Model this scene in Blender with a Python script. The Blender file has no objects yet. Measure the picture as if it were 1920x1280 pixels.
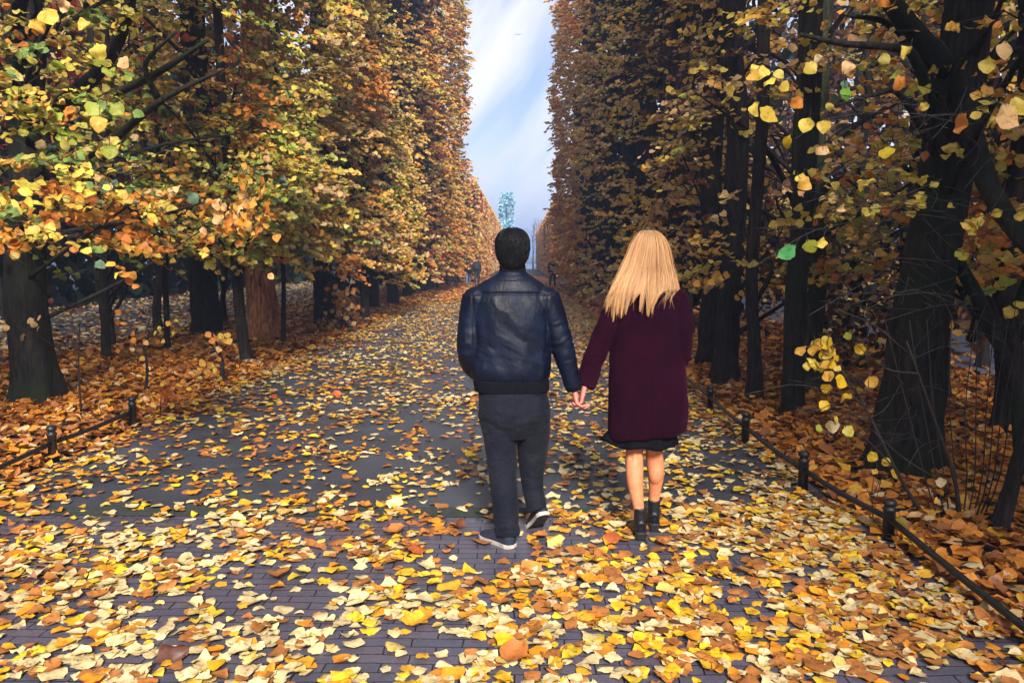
import bpy, math, random
import numpy as np
from mathutils import Vector, Matrix
R = math.radians
rng = np.random.default_rng(7)
random.seed(7)
scene = bpy.context.scene
col = scene.collection

# ------------------------------------------------------------------ camera
F_PX, HOR, VPX, CAM_Z = 1493.0, 485.0, 975.0, 1.62
PITCH = math.atan((640 - HOR) / F_PX)
YAW = math.atan((VPX - 960) / F_PX)
cd = bpy.data.cameras.new('camera')
cam = bpy.data.objects.new('camera', cd)
col.objects.link(cam)
cam.location = (0, 0, CAM_Z)
cam.rotation_euler = (R(90) - PITCH, 0, YAW)
cd.sensor_width = 36.0
cd.lens = 36.0 * F_PX / 1920
cd.clip_start, cd.clip_end = 0.05, 3000
scene.camera = cam
CAM_M = cam.rotation_euler.to_matrix()

def ray(px, py):
    return CAM_M @ Vector((px - 960, 640 - py, -F_PX))

def at(px, py, Y):
    d = ray(px, py); t = Y / d.y
    return Vector((d.x * t, Y, CAM_Z + d.z * t))

def gp(px, py, z=0.0):
    d = ray(px, py); t = (z - CAM_Z) / d.z
    return Vector((d.x * t, d.y * t, z))

# ------------------------------------------------------------------ objects
def tag(o, label=None, cat=None, group=None, kind=None):
    if label: o['label'] = label
    if cat: o['category'] = cat
    if group: o['group'] = group
    if kind: o['kind'] = kind
    return o

def empty(name, loc=(0, 0, 0), rz=0.0):
    o = bpy.data.objects.new(name, None)
    col.objects.link(o)
    o.location = loc; o.rotation_euler = (0, 0, rz)
    o.empty_display_size = 0.1
    return o

class MB:
    """collects vertices and faces, then links them as one mesh object"""
    def __init__(self):
        self.v = []; self.f = []; self.n = 0
    def add(self, v, f):
        v = np.asarray(v, float).reshape(-1, 3)
        n = self.n
        self.v.append(v)
        self.f += [tuple(int(i) + n for i in q) for q in f]
        self.n += len(v)
        return self
    def mesh(self, name):
        me = bpy.data.meshes.new(name)
        me.from_pydata(np.concatenate(self.v).tolist(), [], self.f)
        me.update()
        return me
    def build(self, name, mat, parent=None, smooth=True):
        return link(name, self.mesh(name), mat, parent, smooth)

def link(name, me, mat, parent=None, smooth=True):
    o = bpy.data.objects.new(name, me)
    col.objects.link(o)
    if mat is not None and not me.materials: me.materials.append(mat)
    if smooth: me.polygons.foreach_set('use_smooth', np.ones(len(me.polygons), bool))
    if parent: o.parent = parent
    return o

def fast_mesh(name, V, quads, colors=None):
    """V (n,3), quads (m,4), colors (m,3) one per face"""
    me = bpy.data.meshes.new(name)
    m = len(quads)
    me.vertices.add(len(V)); me.vertices.foreach_set('co', np.ascontiguousarray(V, np.float32).ravel())
    me.loops.add(4 * m); me.loops.foreach_set('vertex_index', np.ascontiguousarray(quads, np.int32).ravel())
    me.polygons.add(m)
    me.polygons.foreach_set('loop_start', np.arange(0, 4 * m, 4, dtype=np.int32))
    me.polygons.foreach_set('loop_total', np.full(m, 4, np.int32))
    me.update(calc_edges=True)
    if colors is not None:
        a = me.attributes.new('Col', 'FLOAT_COLOR', 'FACE')
        c = np.ones((m, 4), np.float32); c[:, :3] = colors
        a.data.foreach_set('color', c.ravel())
    return me

def nrm(a):
    return a / np.maximum(np.linalg.norm(a, axis=-1, keepdims=True), 1e-9)

def _hash(i, j, k, seed):
    h = (i * 374761393 + j * 668265263 + k * 2147483647 + seed * 974634777) & 0x7fffffff
    h = ((h ^ (h >> 13)) * 1274126177) & 0x7fffffff
    return ((h ^ (h >> 16)) & 0xffff) / 65535.0

def vnoise(p, seed=0):
    """smooth value noise in 0..1 at points (n,3)"""
    p = np.asarray(p, float)
    i = np.floor(p).astype(np.int64); f = p - i
    f = f * f * (3 - 2 * f)
    out = 0
    for a in (0, 1):
        for b in (0, 1):
            for c in (0, 1):
                w = (f[:, 0] if a else 1 - f[:, 0]) * (f[:, 1] if b else 1 - f[:, 1]) * (f[:, 2] if c else 1 - f[:, 2])
                out = out + w * _hash(i[:, 0] + a, i[:, 1] + b, i[:, 2] + c, seed)
    return out

def fbm(p, seed=0, oct=3):
    s = 0; a = .5; q = np.asarray(p, float); t = 0
    for k in range(oct):
        s = s + a * vnoise(q, seed + k); t += a; a *= .5; q = q * 2.03 + 11.3
    return s / t

def spline(pts, n):
    """Catmull-Rom through pts (k,d) -> (n,d)"""
    P = np.asarray(pts, float)
    if len(P) == 2:
        t = np.linspace(0, 1, n)[:, None]; return P[0] * (1 - t) + P[1] * t
    Q = np.vstack([2 * P[0] - P[1], P, 2 * P[-1] - P[-2]])
    u = np.linspace(0, len(P) - 1, n); k = np.minimum(u.astype(int), len(P) - 2); t = (u - k)[:, None]
    a, b, c, d = Q[k], Q[k + 1], Q[k + 2], Q[k + 3]
    return .5 * ((2 * b) + (c - a) * t + (2 * a - 5 * b + 4 * c - d) * t ** 2 + (3 * b - a - 3 * c + d) * t ** 3)

def tube_vf(path, rad, n=12, cap=True, bump=0.0, bseed=0, bfreq=6.0, flat=None, ref=None):
    """tube along path (k,3); rad (k,) or (k,2); returns verts, faces"""
    P = np.asarray(path, float); k = len(P)
    r = np.asarray(rad, float)
    if r.ndim == 1: r = np.stack([r, r], 1)
    T = nrm(np.gradient(P, axis=0))
    ref = np.array(ref if ref is not None else ((1, 0, 0) if abs(T[0, 0]) < .9 else (0, 1, 0)), float)
    A = np.zeros((k, 3)); u = ref
    for i in range(k):
        u = u - T[i] * np.dot(u, T[i]); u = u / max(np.linalg.norm(u), 1e-9); A[i] = u
    B = np.cross(T, A)
    th = np.linspace(0, 2 * math.pi, n, endpoint=False)
    c, s = np.cos(th), np.sin(th)
    rr = np.ones((k, n))
    if bump:
        q = np.stack([np.broadcast_to(c * 1.3, (k, n)), np.broadcast_to(s * 1.3, (k, n)), np.broadcast_to((np.arange(k) * .25)[:, None], (k, n))], -1).reshape(-1, 3)
        rr = 1 + bump * (fbm(q * bfreq / 4, bseed, 3).reshape(k, n) - .5) * 2
    V = P[:, None] + (A[:, None] * (c[None, :, None] * r[:, 0, None, None]) + B[:, None] * (s[None, :, None] * r[:, 1, None, None])) * rr[..., None]
    V = V.reshape(-1, 3)
    F = []
    for i in range(k - 1):
        for j in range(n):
            a, b = i * n + j, i * n + (j + 1) % n
            F.append((a, b, b + n, a + n))
    if cap:
        F.append(tuple(range(n - 1, -1, -1)))
        F.append(tuple((k - 1) * n + j for j in range(n)))
    return V, F

def stack_vf(secs, n=36, m=None, cap=True):
    """horizontal rings (z, cx, cy, rx, ry, exponent) -> closed loft; resampled smoothly to m rings"""
    S = np.asarray(secs, float)
    if m: S = spline(S, m)
    th = np.linspace(0, 2 * math.pi, n, endpoint=False)
    V = []
    for z, cx, cy, rx, ry, e in S:
        c, s = np.cos(th), np.sin(th)
        V.append(np.stack([cx + rx * np.sign(c) * np.abs(c) ** (2 / e), cy + ry * np.sign(s) * np.abs(s) ** (2 / e), np.full(n, z)], 1))
    k = len(S); V = np.concatenate(V); F = []
    for i in range(k - 1):
        for j in range(n):
            a, b = i * n + j, i * n + (j + 1) % n
            F.append((a, b, b + n, a + n))
    if cap:
        F.append(tuple(range(n - 1, -1, -1))); F.append(tuple((k - 1) * n + j for j in range(n)))
    return V, F

def ball_vf(c, r, n=14, m=9):
    r = np.broadcast_to(np.asarray(r, float), (3,))
    V = [(c[0], c[1], c[2] - r[2])]
    for i in range(1, m):
        ph = -math.pi / 2 + math.pi * i / m
        for j in range(n):
            th = 2 * math.pi * j / n
            V.append((c[0] + r[0] * math.cos(ph) * math.cos(th), c[1] + r[1] * math.cos(ph) * math.sin(th), c[2] + r[2] * math.sin(ph)))
    V.append((c[0], c[1], c[2] + r[2])); F = []
    for j in range(n):
        F.append((0, 1 + (j + 1) % n, 1 + j))
        F.append((len(V) - 1, 1 + (m - 2) * n + j, 1 + (m - 2) * n + (j + 1) % n))
    for i in range(m - 2):
        for j in range(n):
            a, b = 1 + i * n + j, 1 + i * n + (j + 1) % n
            F.append((a, b, b + n, a + n))
    return V, F

def fuse(mb, name, voxel, smooth=6, factor=.5):
    """one continuous skin over overlapping closed shapes"""
    me = mb.mesh(name + '_raw')
    o = bpy.data.objects.new(name + '_raw', me); col.objects.link(o)
    md = o.modifiers.new('remesh', 'REMESH'); md.mode = 'VOXEL'; md.voxel_size = voxel; md.adaptivity = 0
    if smooth:
        ms = o.modifiers.new('smooth', 'SMOOTH'); ms.iterations = smooth; ms.factor = factor
    dg = bpy.context.evaluated_depsgraph_get()
    out = bpy.data.meshes.new_from_object(o.evaluated_get(dg))
    bpy.data.objects.remove(o); bpy.data.meshes.remove(me)
    out.name = name
    return out

def get_co(me):
    a = np.empty(len(me.vertices) * 3, np.float32); me.vertices.foreach_get('co', a); return a.reshape(-1, 3).astype(float)
def get_no(me):
    a = np.empty(len(me.vertices) * 3, np.float32); me.vertices.foreach_get('normal', a); return a.reshape(-1, 3).astype(float)
def set_co(me, V):
    me.vertices.foreach_set('co', np.ascontiguousarray(V, np.float32).ravel()); me.update()

# ------------------------------------------------------------------ materials
def new_mat(name):
    m = bpy.data.materials.new(name); m.use_nodes = True
    nt = m.node_tree; b = nt.nodes['Principled BSDF']
    return m, nt, b

def N(nt, typ, **kw):
    n = nt.nodes.new(typ)
    for k, v in kw.items():
        if k in n.inputs: n.inputs[k].default_value = v
        else: setattr(n, k, v)
    return n

def ramp(nt, stops, interp='LINEAR'):
    r = nt.nodes.new('ShaderNodeValToRGB'); e = r.color_ramp.elements
    r.color_ramp.interpolation = interp
    while len(e) < len(stops): e.new(.5)
    for x, (p, c) in zip(e, stops):
        x.position = p; x.color = (*c, 1)
    return r

def simple_mat(name, c, rough=.6, c2=None, scale=30.0, bump=.0, bscale=80.0, stretch=None, spec=.5, sheen=0.0, metal=0.0):
    m, nt, b = new_mat(name); L = nt.links.new
    tc = N(nt, 'ShaderNodeTexCoord'); src = tc.outputs['Object']
    if stretch:
        mp = N(nt, 'ShaderNodeMapping'); mp.inputs['Scale'].default_value = stretch
        L(src, mp.inputs['Vector']); src = mp.outputs[0]
    if c2 is None: c2 = tuple(x * .65 for x in c)
    nz = N(nt, 'ShaderNodeTexNoise', Scale=scale, Detail=5.0); L(src, nz.inputs['Vector'])
    rp = ramp(nt, [(.3, c2), (.7, c)]); L(nz.outputs['Fac'], rp.inputs[0]); L(rp.outputs[0], b.inputs['Base Color'])
    b.inputs['Roughness'].default_value = rough
    b.inputs['Specular IOR Level'].default_value = spec
    b.inputs['Metallic'].default_value = metal
    if sheen: b.inputs['Sheen Weight'].default_value = sheen
    if bump:
        n2 = N(nt, 'ShaderNodeTexNoise', Scale=bscale, Detail=4.0); L(src, n2.inputs['Vector'])
        bp = N(nt, 'ShaderNodeBump', Strength=bump, Distance=.01); L(n2.outputs['Fac'], bp.inputs['Height']); L(bp.outputs[0], b.inputs['Normal'])
    return m

def leaf_mat(name, trans=.35, rough=.5, spot=True, gloss=.3):
    m, nt, b = new_mat(name); L = nt.links.new
    at_ = N(nt, 'ShaderNodeAttribute'); at_.attribute_name = 'Col'
    src = at_.outputs['Color']
    if spot:
        tc = N(nt, 'ShaderNodeTexCoord')
        nz = N(nt, 'ShaderNodeTexNoise', Scale=38.0, Detail=4.0, Roughness=.65); L(tc.outputs['Object'], nz.inputs['Vector'])
        rp = ramp(nt, [(.32, (.45, .32, .25)), (.47, (.9, .87, .82)), (.62, (1, 1, 1)), (.8, (1.0, .9, .75))]); L(nz.outputs['Fac'], rp.inputs[0])
        mx = N(nt, 'ShaderNodeMix', data_type='RGBA', blend_type='MULTIPLY'); mx.inputs[0].default_value = .8
        L(src, mx.inputs[6]); L(rp.outputs[0], mx.inputs[7]); src = mx.outputs[2]
    L(src, b.inputs['Base Color'])
    b.inputs['Roughness'].default_value = rough
    b.inputs['Specular IOR Level'].default_value = gloss
    if trans:
        tr = N(nt, 'ShaderNodeBsdfTranslucent'); L(src, tr.inputs['Color'])
        ms = N(nt, 'ShaderNodeMixShader'); ms.inputs[0].default_value = trans
        L(b.outputs[0], ms.inputs[1]); L(tr.outputs[0], ms.inputs[2])
        L(ms.outputs[0], nt.nodes['Material Output'].inputs['Surface'])
    return m

def bark_mat(name, c_hi, c_lo, moss=None, scale=1.0):
    m, nt, b = new_mat(name); L = nt.links.new
    tc = N(nt, 'ShaderNodeTexCoord')
    mp = N(nt, 'ShaderNodeMapping'); mp.inputs['Scale'].default_value = (9 * scale, 9 * scale, 1.6 * scale); L(tc.outputs['Object'], mp.inputs['Vector'])
    n1 = N(nt, 'ShaderNodeTexNoise', Scale=3.2, Detail=8.0, Roughness=.65); L(mp.outputs[0], n1.inputs['Vector'])
    rp = ramp(nt, [(.34, c_lo), (.52, tuple((a + d) / 2 for a, d in zip(c_lo, c_hi))), (.66, c_hi)]); L(n1.outputs['Fac'], rp.inputs[0])
    src = rp.outputs[0]
    if moss:
        n2 = N(nt, 'ShaderNodeTexNoise', Scale=1.7, Detail=4.0); L(tc.outputs['Object'], n2.inputs['Vector'])
        r2 = ramp(nt, [(.45, (0, 0, 0)), (.65, (1, 1, 1))]); L(n2.outputs['Fac'], r2.inputs[0])
        mx = N(nt, 'ShaderNodeMix', data_type='RGBA'); L(r2.outputs[0], mx.inputs[0]); L(src, mx.inputs[6]); mx.inputs[7].default_value = (*moss, 1); src = mx.outputs[2]
    L(src, b.inputs['Base Color']); b.inputs['Roughness'].default_value = .85; b.inputs['Specular IOR Level'].default_value = .2
    bp = N(nt, 'ShaderNodeBump', Strength=.9, Distance=.03); L(n1.outputs['Fac'], bp.inputs['Height']); L(bp.outputs[0], b.inputs['Normal'])
    return m
SUN_E, SUN_ANG, EXPOSURE, HAZE = 1.5, 13.0, 2.7, 0.0025
SKY_CLOUD, SKY_BLUE = (1.85, 1.83, 1.94), (.26, .25, .265)
# ------------------------------------------------------------------ light
SUN_EL, SUN_AZ = R(34), R(172)        # azimuth clockwise from the walking direction (+Y): behind the camera, a little to the right
w = bpy.data.worlds.new('World'); scene.world = w; w.use_nodes = True
nt = w.node_tree; L = nt.links.new
bg = nt.nodes['Background']; bg.inputs['Strength'].default_value = .1
sky = N(nt, 'ShaderNodeTexSky'); sky.sky_type = 'NISHITA'; sky.sun_disc = False
sky.sun_elevation = SUN_EL; sky.sun_rotation = SUN_AZ; sky.air_density = 1.0; sky.dust_density = 1.5
tc = N(nt, 'ShaderNodeTexCoord')
vr = N(nt, 'ShaderNodeVectorRotate', rotation_type='Y_AXIS'); vr.inputs['Angle'].default_value = R(-34); L(tc.outputs['Generated'], vr.inputs['Vector'])
mp = N(nt, 'ShaderNodeMapping'); mp.inputs['Scale'].default_value = (15.0, 1.0, 3.4)
L(vr.outputs[0], mp.inputs['Vector'])
n1 = N(nt, 'ShaderNodeTexNoise', Scale=1.25, Detail=6.0, Roughness=.5, Distortion=.35); L(mp.outputs[0], n1.inputs['Vector'])
r1 = ramp(nt, [(.34, (.1, .1, .1)), (.5, (.6, .6, .6)), (.64, (1, 1, 1))]); L(n1.outputs['Fac'], r1.inputs[0])
mx = N(nt, 'ShaderNodeMix', data_type='RGBA'); L(r1.outputs[0], mx.inputs[0])
mx.inputs[6].default_value = (1.3, 1.95, 3.3, 1)
dim = N(nt, 'ShaderNodeVectorMath', operation='MULTIPLY'); dim.inputs[1].default_value = SKY_BLUE; L(sky.outputs[0], dim.inputs[0]); L(dim.outputs[0], mx.inputs[6])
mx.inputs[7].default_value = (SKY_CLOUD[0], SKY_CLOUD[1], SKY_CLOUD[2], 1)
L(mx.outputs[2], bg.inputs['Color'])

sd = bpy.data.lights.new('sun', 'SUN'); sd.energy = SUN_E; sd.angle = R(SUN_ANG); sd.color = (1, .95, .87)
so = bpy.data.objects.new('sun', sd); col.objects.link(so)
sdir = Vector((math.sin(SUN_AZ) * math.cos(SUN_EL), math.cos(SUN_AZ) * math.cos(SUN_EL), math.sin(SUN_EL)))
so.rotation_euler = sdir.to_track_quat('Z', 'Y').to_euler(); so.location = (0, -5, 25)

vs = scene.view_settings
scene.display_settings.display_device = 'sRGB'
vs.view_transform = 'Standard'; vs.look = 'None'; vs.exposure = EXPOSURE; vs.gamma = 1; vs.use_curve_mapping = False
cy = scene.cycles
cy.use_denoising = True
try: cy.denoiser = 'OPENIMAGEDENOISE'
except Exception: pass
cy.max_bounces = 6; cy.diffuse_bounces = 1; cy.glossy_bounces = 2; cy.transmission_bounces = 3; cy.volume_bounces = 1; cy.transparent_max_bounces = 4
cy.caustics_reflective = False; cy.caustics_refractive = False
cy.sample_clamp_indirect = 4.0

# ------------------------------------------------------------------ ground
def sheet(name, x0, x1, y0, y1, z, mat, nx=2, ny=2, wob=0.0, seed=0, hz=None):
    xs = np.linspace(x0, x1, nx); ys = np.linspace(y0, y1, ny)
    X, Y = np.meshgrid(xs, ys); X = X.copy()
    if wob:
        q = np.stack([Y.ravel() * .8, np.zeros(X.size), np.zeros(X.size)], 1)
        e = (fbm(q, seed) - .5).reshape(X.shape) * wob
        X[:, 0] += e[:, 0]; X[:, -1] -= e[:, -1] * .8
    Z = np.full_like(X, z)
    if hz is not None: Z = Z + hz(X, Y)
    V = np.stack([X, Y, Z], -1).reshape(-1, 3)
    a = (np.arange(ny - 1)[:, None] * nx + np.arange(nx - 1)[None]).ravel()
    me = fast_mesh(name, V, np.stack([a, a + 1, a + nx + 1, a + nx], 1))
    return link(name, me, mat)

def bank(X, Y):
    """the verges rise a little beside the path"""
    d = np.maximum(np.maximum(-3.75 - X, X - 2.2), 0)
    return .10 * (1 - np.exp(-d * 1.1)) * (Y < 120)

def bank1(x, y):
    return float(bank(np.array([x]), np.array([y]))[0])

soil, nt_, b_ = new_mat('soil'); L = nt_.links.new
tc = N(nt_, 'ShaderNodeTexCoord'); nz = N(nt_, 'ShaderNodeTexNoise', Scale=9.0, Detail=8.0, Roughness=.7); L(tc.outputs['Object'], nz.inputs['Vector'])
rp = ramp(nt_, [(.3, (.012, .009, .007)), (.55, (.035, .022, .014)), (.75, (.075, .04, .02))]); L(nz.outputs['Fac'], rp.inputs[0]); L(rp.outputs[0], b_.inputs['Base Color'])
b_.inputs['Roughness'].default_value = .9
bp = N(nt_, 'ShaderNodeBump', Strength=.7, Distance=.03); L(nz.outputs['Fac'], bp.inputs['Height']); L(bp.outputs[0], b_.inputs['Normal'])

# one ground sheet to the horizon with fine cells beside the path
gx = np.unique(np.concatenate([np.linspace(-900, -30, 12), np.linspace(-30, -8, 14), np.linspace(-8, 7, 61), np.linspace(7, 30, 14), np.linspace(30, 900, 12)]))
gy = np.unique(np.concatenate([np.linspace(-60, -4, 6), np.linspace(-4, 20, 70), np.linspace(20, 130, 30), np.linspace(130, 1500, 10)]))
X, Y = np.meshgrid(gx, gy)
Z = bank(X, Y) + np.where((np.abs(X) < 30) & ((X < -3.9) | (X > 2.35)), .03 * (fbm(np.stack([X.ravel() * 1.5, Y.ravel() * 1.5, 0 * X.ravel()], 1), 5).reshape(X.shape) - .5), 0) - .0
Z = np.where((X > -3.7) & (X < 2.15), -.004, Z)
V = np.stack([X, Y, Z], -1).reshape(-1, 3); nx = len(gx)
a = (np.arange(len(gy) - 1)[:, None] * nx + np.arange(nx - 1)[None]).ravel()
tag(link('ground', fast_mesh('ground', V, np.stack([a, a + 1, a + nx + 1, a + nx], 1)), soil), 'dark soil under fallen leaves on both verges', kind='structure')

# asphalt of the avenue
asp, nt_, b_ = new_mat('asphalt'); L = nt_.links.new
tc = N(nt_, 'ShaderNodeTexCoord')
nz = N(nt_, 'ShaderNodeTexNoise', Scale=1.3, Detail=6.0, Roughness=.6); L(tc.outputs['Object'], nz.inputs['Vector'])
rp = ramp(nt_, [(.3, (.026, .029, .040)), (.7, (.050, .055, .072))]); L(nz.outputs['Fac'], rp.inputs[0])
n2 = N(nt_, 'ShaderNodeTexNoise', Scale=170.0, Detail=3.0); L(tc.outputs['Object'], n2.inputs['Vector'])
mx = N(nt_, 'ShaderNodeMix', data_type='RGBA', blend_type='OVERLAY'); mx.inputs[0].default_value = .8; L(rp.outputs[0], mx.inputs[6]); L(n2.outputs['Fac'], mx.inputs[7])
L(mx.outputs[2], b_.inputs['Base Color'])
rr = ramp(nt_, [(.35, (.38, .38, .38)), (.7, (.6, .6, .6))]); L(nz.outputs['Fac'], rr.inputs[0]); L(rr.outputs[0], b_.inputs['Roughness'])
bp = N(nt_, 'ShaderNodeBump', Strength=.35, Distance=.006); L(n2.outputs['Fac'], bp.inputs['Height']); L(bp.outputs[0], b_.inputs['Normal'])
tag(sheet('path', -3.66, 2.12, 4.98, 74, .004, asp, 2, 160, .5, 3), 'blue grey asphalt avenue between clipped tree walls', kind='structure')

# brick paving in front
brk, nt_, b_ = new_mat('brick_paving'); L = nt_.links.new
tc = N(nt_, 'ShaderNodeTexCoord')
br = N(nt_, 'ShaderNodeTexBrick', Scale=1.0); br.offset = .5
br.inputs['Color1'].default_value = (.066, .064, .092, 1); br.inputs['Color2'].default_value = (.092, .078, .104, 1)
br.inputs['Mortar'].default_value = (.008, .008, .011, 1)
br.inputs['Mortar Size'].default_value = .0035; br.inputs['Mortar Smooth'].default_value = .3
br.inputs['Brick Width'].default_value = .205; br.inputs['Row Height'].default_value = .068
nw = N(nt_, 'ShaderNodeTexNoise', Scale=3.0, Detail=2.0); L(tc.outputs['Object'], nw.inputs['Vector'])
wm = N(nt_, 'ShaderNodeMix', data_type='VECTOR'); wm.inputs[0].default_value = .045; L(tc.outputs['Object'], wm.inputs[4]); L(nw.outputs['Color'], wm.inputs[5])
L(wm.outputs[1], br.inputs['Vector'])
n2 = N(nt_, 'ShaderNodeTexNoise', Scale=60.0, Detail=5.0, Roughness=.7); L(tc.outputs['Object'], n2.inputs['Vector'])
n3 = N(nt_, 'ShaderNodeTexNoise', Scale=1.6, Detail=4.0); L(tc.outputs['Object'], n3.inputs['Vector'])
mx = N(nt_, 'ShaderNodeMix', data_type='RGBA', blend_type='OVERLAY'); mx.inputs[0].default_value = .5; L(br.outputs['Color'], mx.inputs[6]); L(n2.outputs['Fac'], mx.inputs[7])
L(mx.outputs[2], b_.inputs['Base Color'])
rr = ramp(nt_, [(.38, (.20, .20, .20)), (.62, (.48, .48, .48))]); L(n3.outputs['Fac'], rr.inputs[0]); L(rr.outputs[0], b_.inputs['Roughness'])
iv = N(nt_, 'ShaderNodeMath', operation='MULTIPLY_ADD'); iv.inputs[1].default_value = -1.0; iv.inputs[2].default_value = 1.0; L(br.outputs['Fac'], iv.inputs[0])
ad = N(nt_, 'ShaderNodeMath', operation='MULTIPLY_ADD'); ad.inputs[1].default_value = .25; L(n2.outputs['Fac'], ad.inputs[0]); L(iv.outputs[0], ad.inputs[2])
bp = N(nt_, 'ShaderNodeBump', Strength=.6, Distance=.006); L(ad.outputs[0], bp.inputs['Height']); L(bp.outputs[0], b_.inputs['Normal'])
tag(sheet('brick_paving', -3.66, 2.16, -6, 4.95, .004, brk, 2, 40, .3, 9), 'wet purple grey brick paving in running bond', kind='structure')
mossy = simple_mat('mossy_joint', (.030, .038, .030), .9, (.012, .016, .014), 40, .6, 120)
tag(sheet('mossy_kerb', -3.6, 2.1, 4.86, 5.05, .009, mossy, 40, 3), 'narrow mossy strip where brick meets asphalt', kind='structure')

# second path among the trees on the far left, pale with leaves
asp2 = simple_mat('side_asphalt', (.10, .12, .18), .5, (.05, .06, .10), 3)
tag(sheet('side_path', -13.2, -7.6, -4, 60, .13, asp2, 2, 60, .6, 21), 'pale blue side path behind the row of trees', kind='structure')
tag(sheet('gravel_path', 6.2, 9.5, -4, 60, .13, asp2, 2, 60, .6, 22), 'pale side path behind the dark trunks', kind='structure')

# pond beyond the end of the avenue
wat, nt_, b_ = new_mat('water'); L = nt_.links.new
b_.inputs['Base Color'].default_value = (.10, .16, .2, 1); b_.inputs['Roughness'].default_value = .06; b_.inputs['Specular IOR Level'].default_value = .9
tc = N(nt_, 'ShaderNodeTexCoord'); nz = N(nt_, 'ShaderNodeTexNoise', Scale=2.0, Detail=3.0); L(tc.outputs['Object'], nz.inputs['Vector'])
bp = N(nt_, 'ShaderNodeBump', Strength=.08, Distance=.02); L(nz.outputs['Fac'], bp.inputs['Height']); L(bp.outputs[0], b_.inputs['Normal'])
tag(sheet('pond', -40, 45, 128, 260, .012, wat), 'pale still water beyond the end of the avenue', kind='structure')
fld = simple_mat('meadow', (.10, .12, .05), .9, (.06, .07, .035), 1.0)
bm_ = MB()
for k in range(60):
    pass
xs = np.linspace(-500, 500, 80)
hz_ = 2 + 3 * fbm(np.stack([xs * .02, xs * 0, xs * 0], 1), 31)
Vh = np.concatenate([np.stack([xs, xs * 0 + 420, xs * 0 - 1], 1), np.stack([xs, xs * 0 + 440, hz_ * .6], 1), np.stack([xs, xs * 0 + 480, hz_], 1), np.stack([xs, xs * 0 + 560, xs * 0 - 1], 1)])
q = []
for r_ in range(3):
    for k in range(79): q.append((r_ * 80 + k, r_ * 80 + k + 1, r_ * 80 + 81 + k, r_ * 80 + 80 + k))
tag(link('hills', fast_mesh('hills', Vh, np.array(q)), fld), 'low far shore beyond the water', kind='structure')
# ------------------------------------------------------------------ leaves
def _tmpl_grid(rows, cols, prof):
    us = np.linspace(-1, 1, cols); vs_ = np.linspace(0, 1, rows)
    T = []
    for v in vs_:
        w_ = np.interp(v, prof[0], prof[1])
        for u in us:
            notch = -.13 * (1 - v) ** 3 * (1 if 0 < abs(u) < .9 else 0)
            T.append((u * w_, v + notch, 0))
    Q = []
    for i in range(rows - 1):
        for j in range(cols - 1):
            a = i * cols + j
            Q.append((a, a + 1, a + cols + 1, a + cols))
    return np.array(T), np.array(Q)

PROF = ([0, .08, .25, .45, .65, .85, .95, 1], [.08, .40, .54, .55, .45, .25, .11, .0])
T_FINE = _tmpl_grid(9, 5, PROF)
_t9 = np.array([(0, .03, 0), (-.38, -.03, 0), (-.54, .3, 0), (-.40, .70, 0), (0, 1, 0), (.40, .70, 0), (.54, .3, 0), (.38, -.03, 0), (0, .42, 0)])
T_MED = (_t9, np.array([(0, 8, 2, 1), (8, 4, 3, 2), (0, 7, 6, 8), (8, 6, 5, 4)]))
_t6 = np.array([(0, 0, 0), (-.45, .12, 0), (-.42, .6, 0), (0, 1, 0), (.42, .6, 0), (.45, .12, 0)])
T_FAR = (_t6, np.array([(0, 3, 2, 1), (0, 5, 4, 3)]))

def leaf_cloud(name, P, D, Nn, S, C, tmpl, rg, curl=.25, ragged=0.0):
    """many leaves of one plant (or of the litter) as one mesh"""
    T, Q = tmpl; n = len(P); k = len(T)
    D = nrm(D); Nn = Nn - D * (Nn * D).sum(1, keepdims=True); Nn = nrm(Nn); U = np.cross(D, Nn)
    u = np.broadcast_to(T[:, 0], (n, k)).copy(); v = np.broadcast_to(T[:, 1], (n, k)).copy()
    if ragged:
        u = u * (1 + ragged * rg.normal(0, 1, (n, k))); v = v + ragged * .22 * rg.normal(0, 1, (n, k))
    fold = rg.normal(0, curl, (n, 1)); cv = rg.normal(0, curl * .9, (n, 1)); tw = rg.normal(0, curl * .7, (n, 1))
    ph = rg.uniform(0, 6.28, (n, 1)); am = np.abs(rg.normal(0, curl * .32, (n, 1)))
    w_ = fold * np.abs(u) + cv * (v - .5) ** 2 * 1.6 + tw * u * (v - .3) + am * np.sin(ph + 7 * v + 3 * u) * np.minimum(np.abs(u) * 2 + .2, 1)
    wd = rg.uniform(.82, 1.1, (n, 1))
    s = S[:, None, None]
    V = P[:, None] + s * (U[:, None] * (u * wd)[..., None] + D[:, None] * (v - .45)[..., None] + Nn[:, None] * w_[..., None])
    quads = (Q[None] + (np.arange(n) * k)[:, None, None]).reshape(-1, 4)
    cols = np.repeat(C, len(Q), axis=0)
    return fast_mesh(name, V.reshape(-1, 3), quads, cols)

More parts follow.
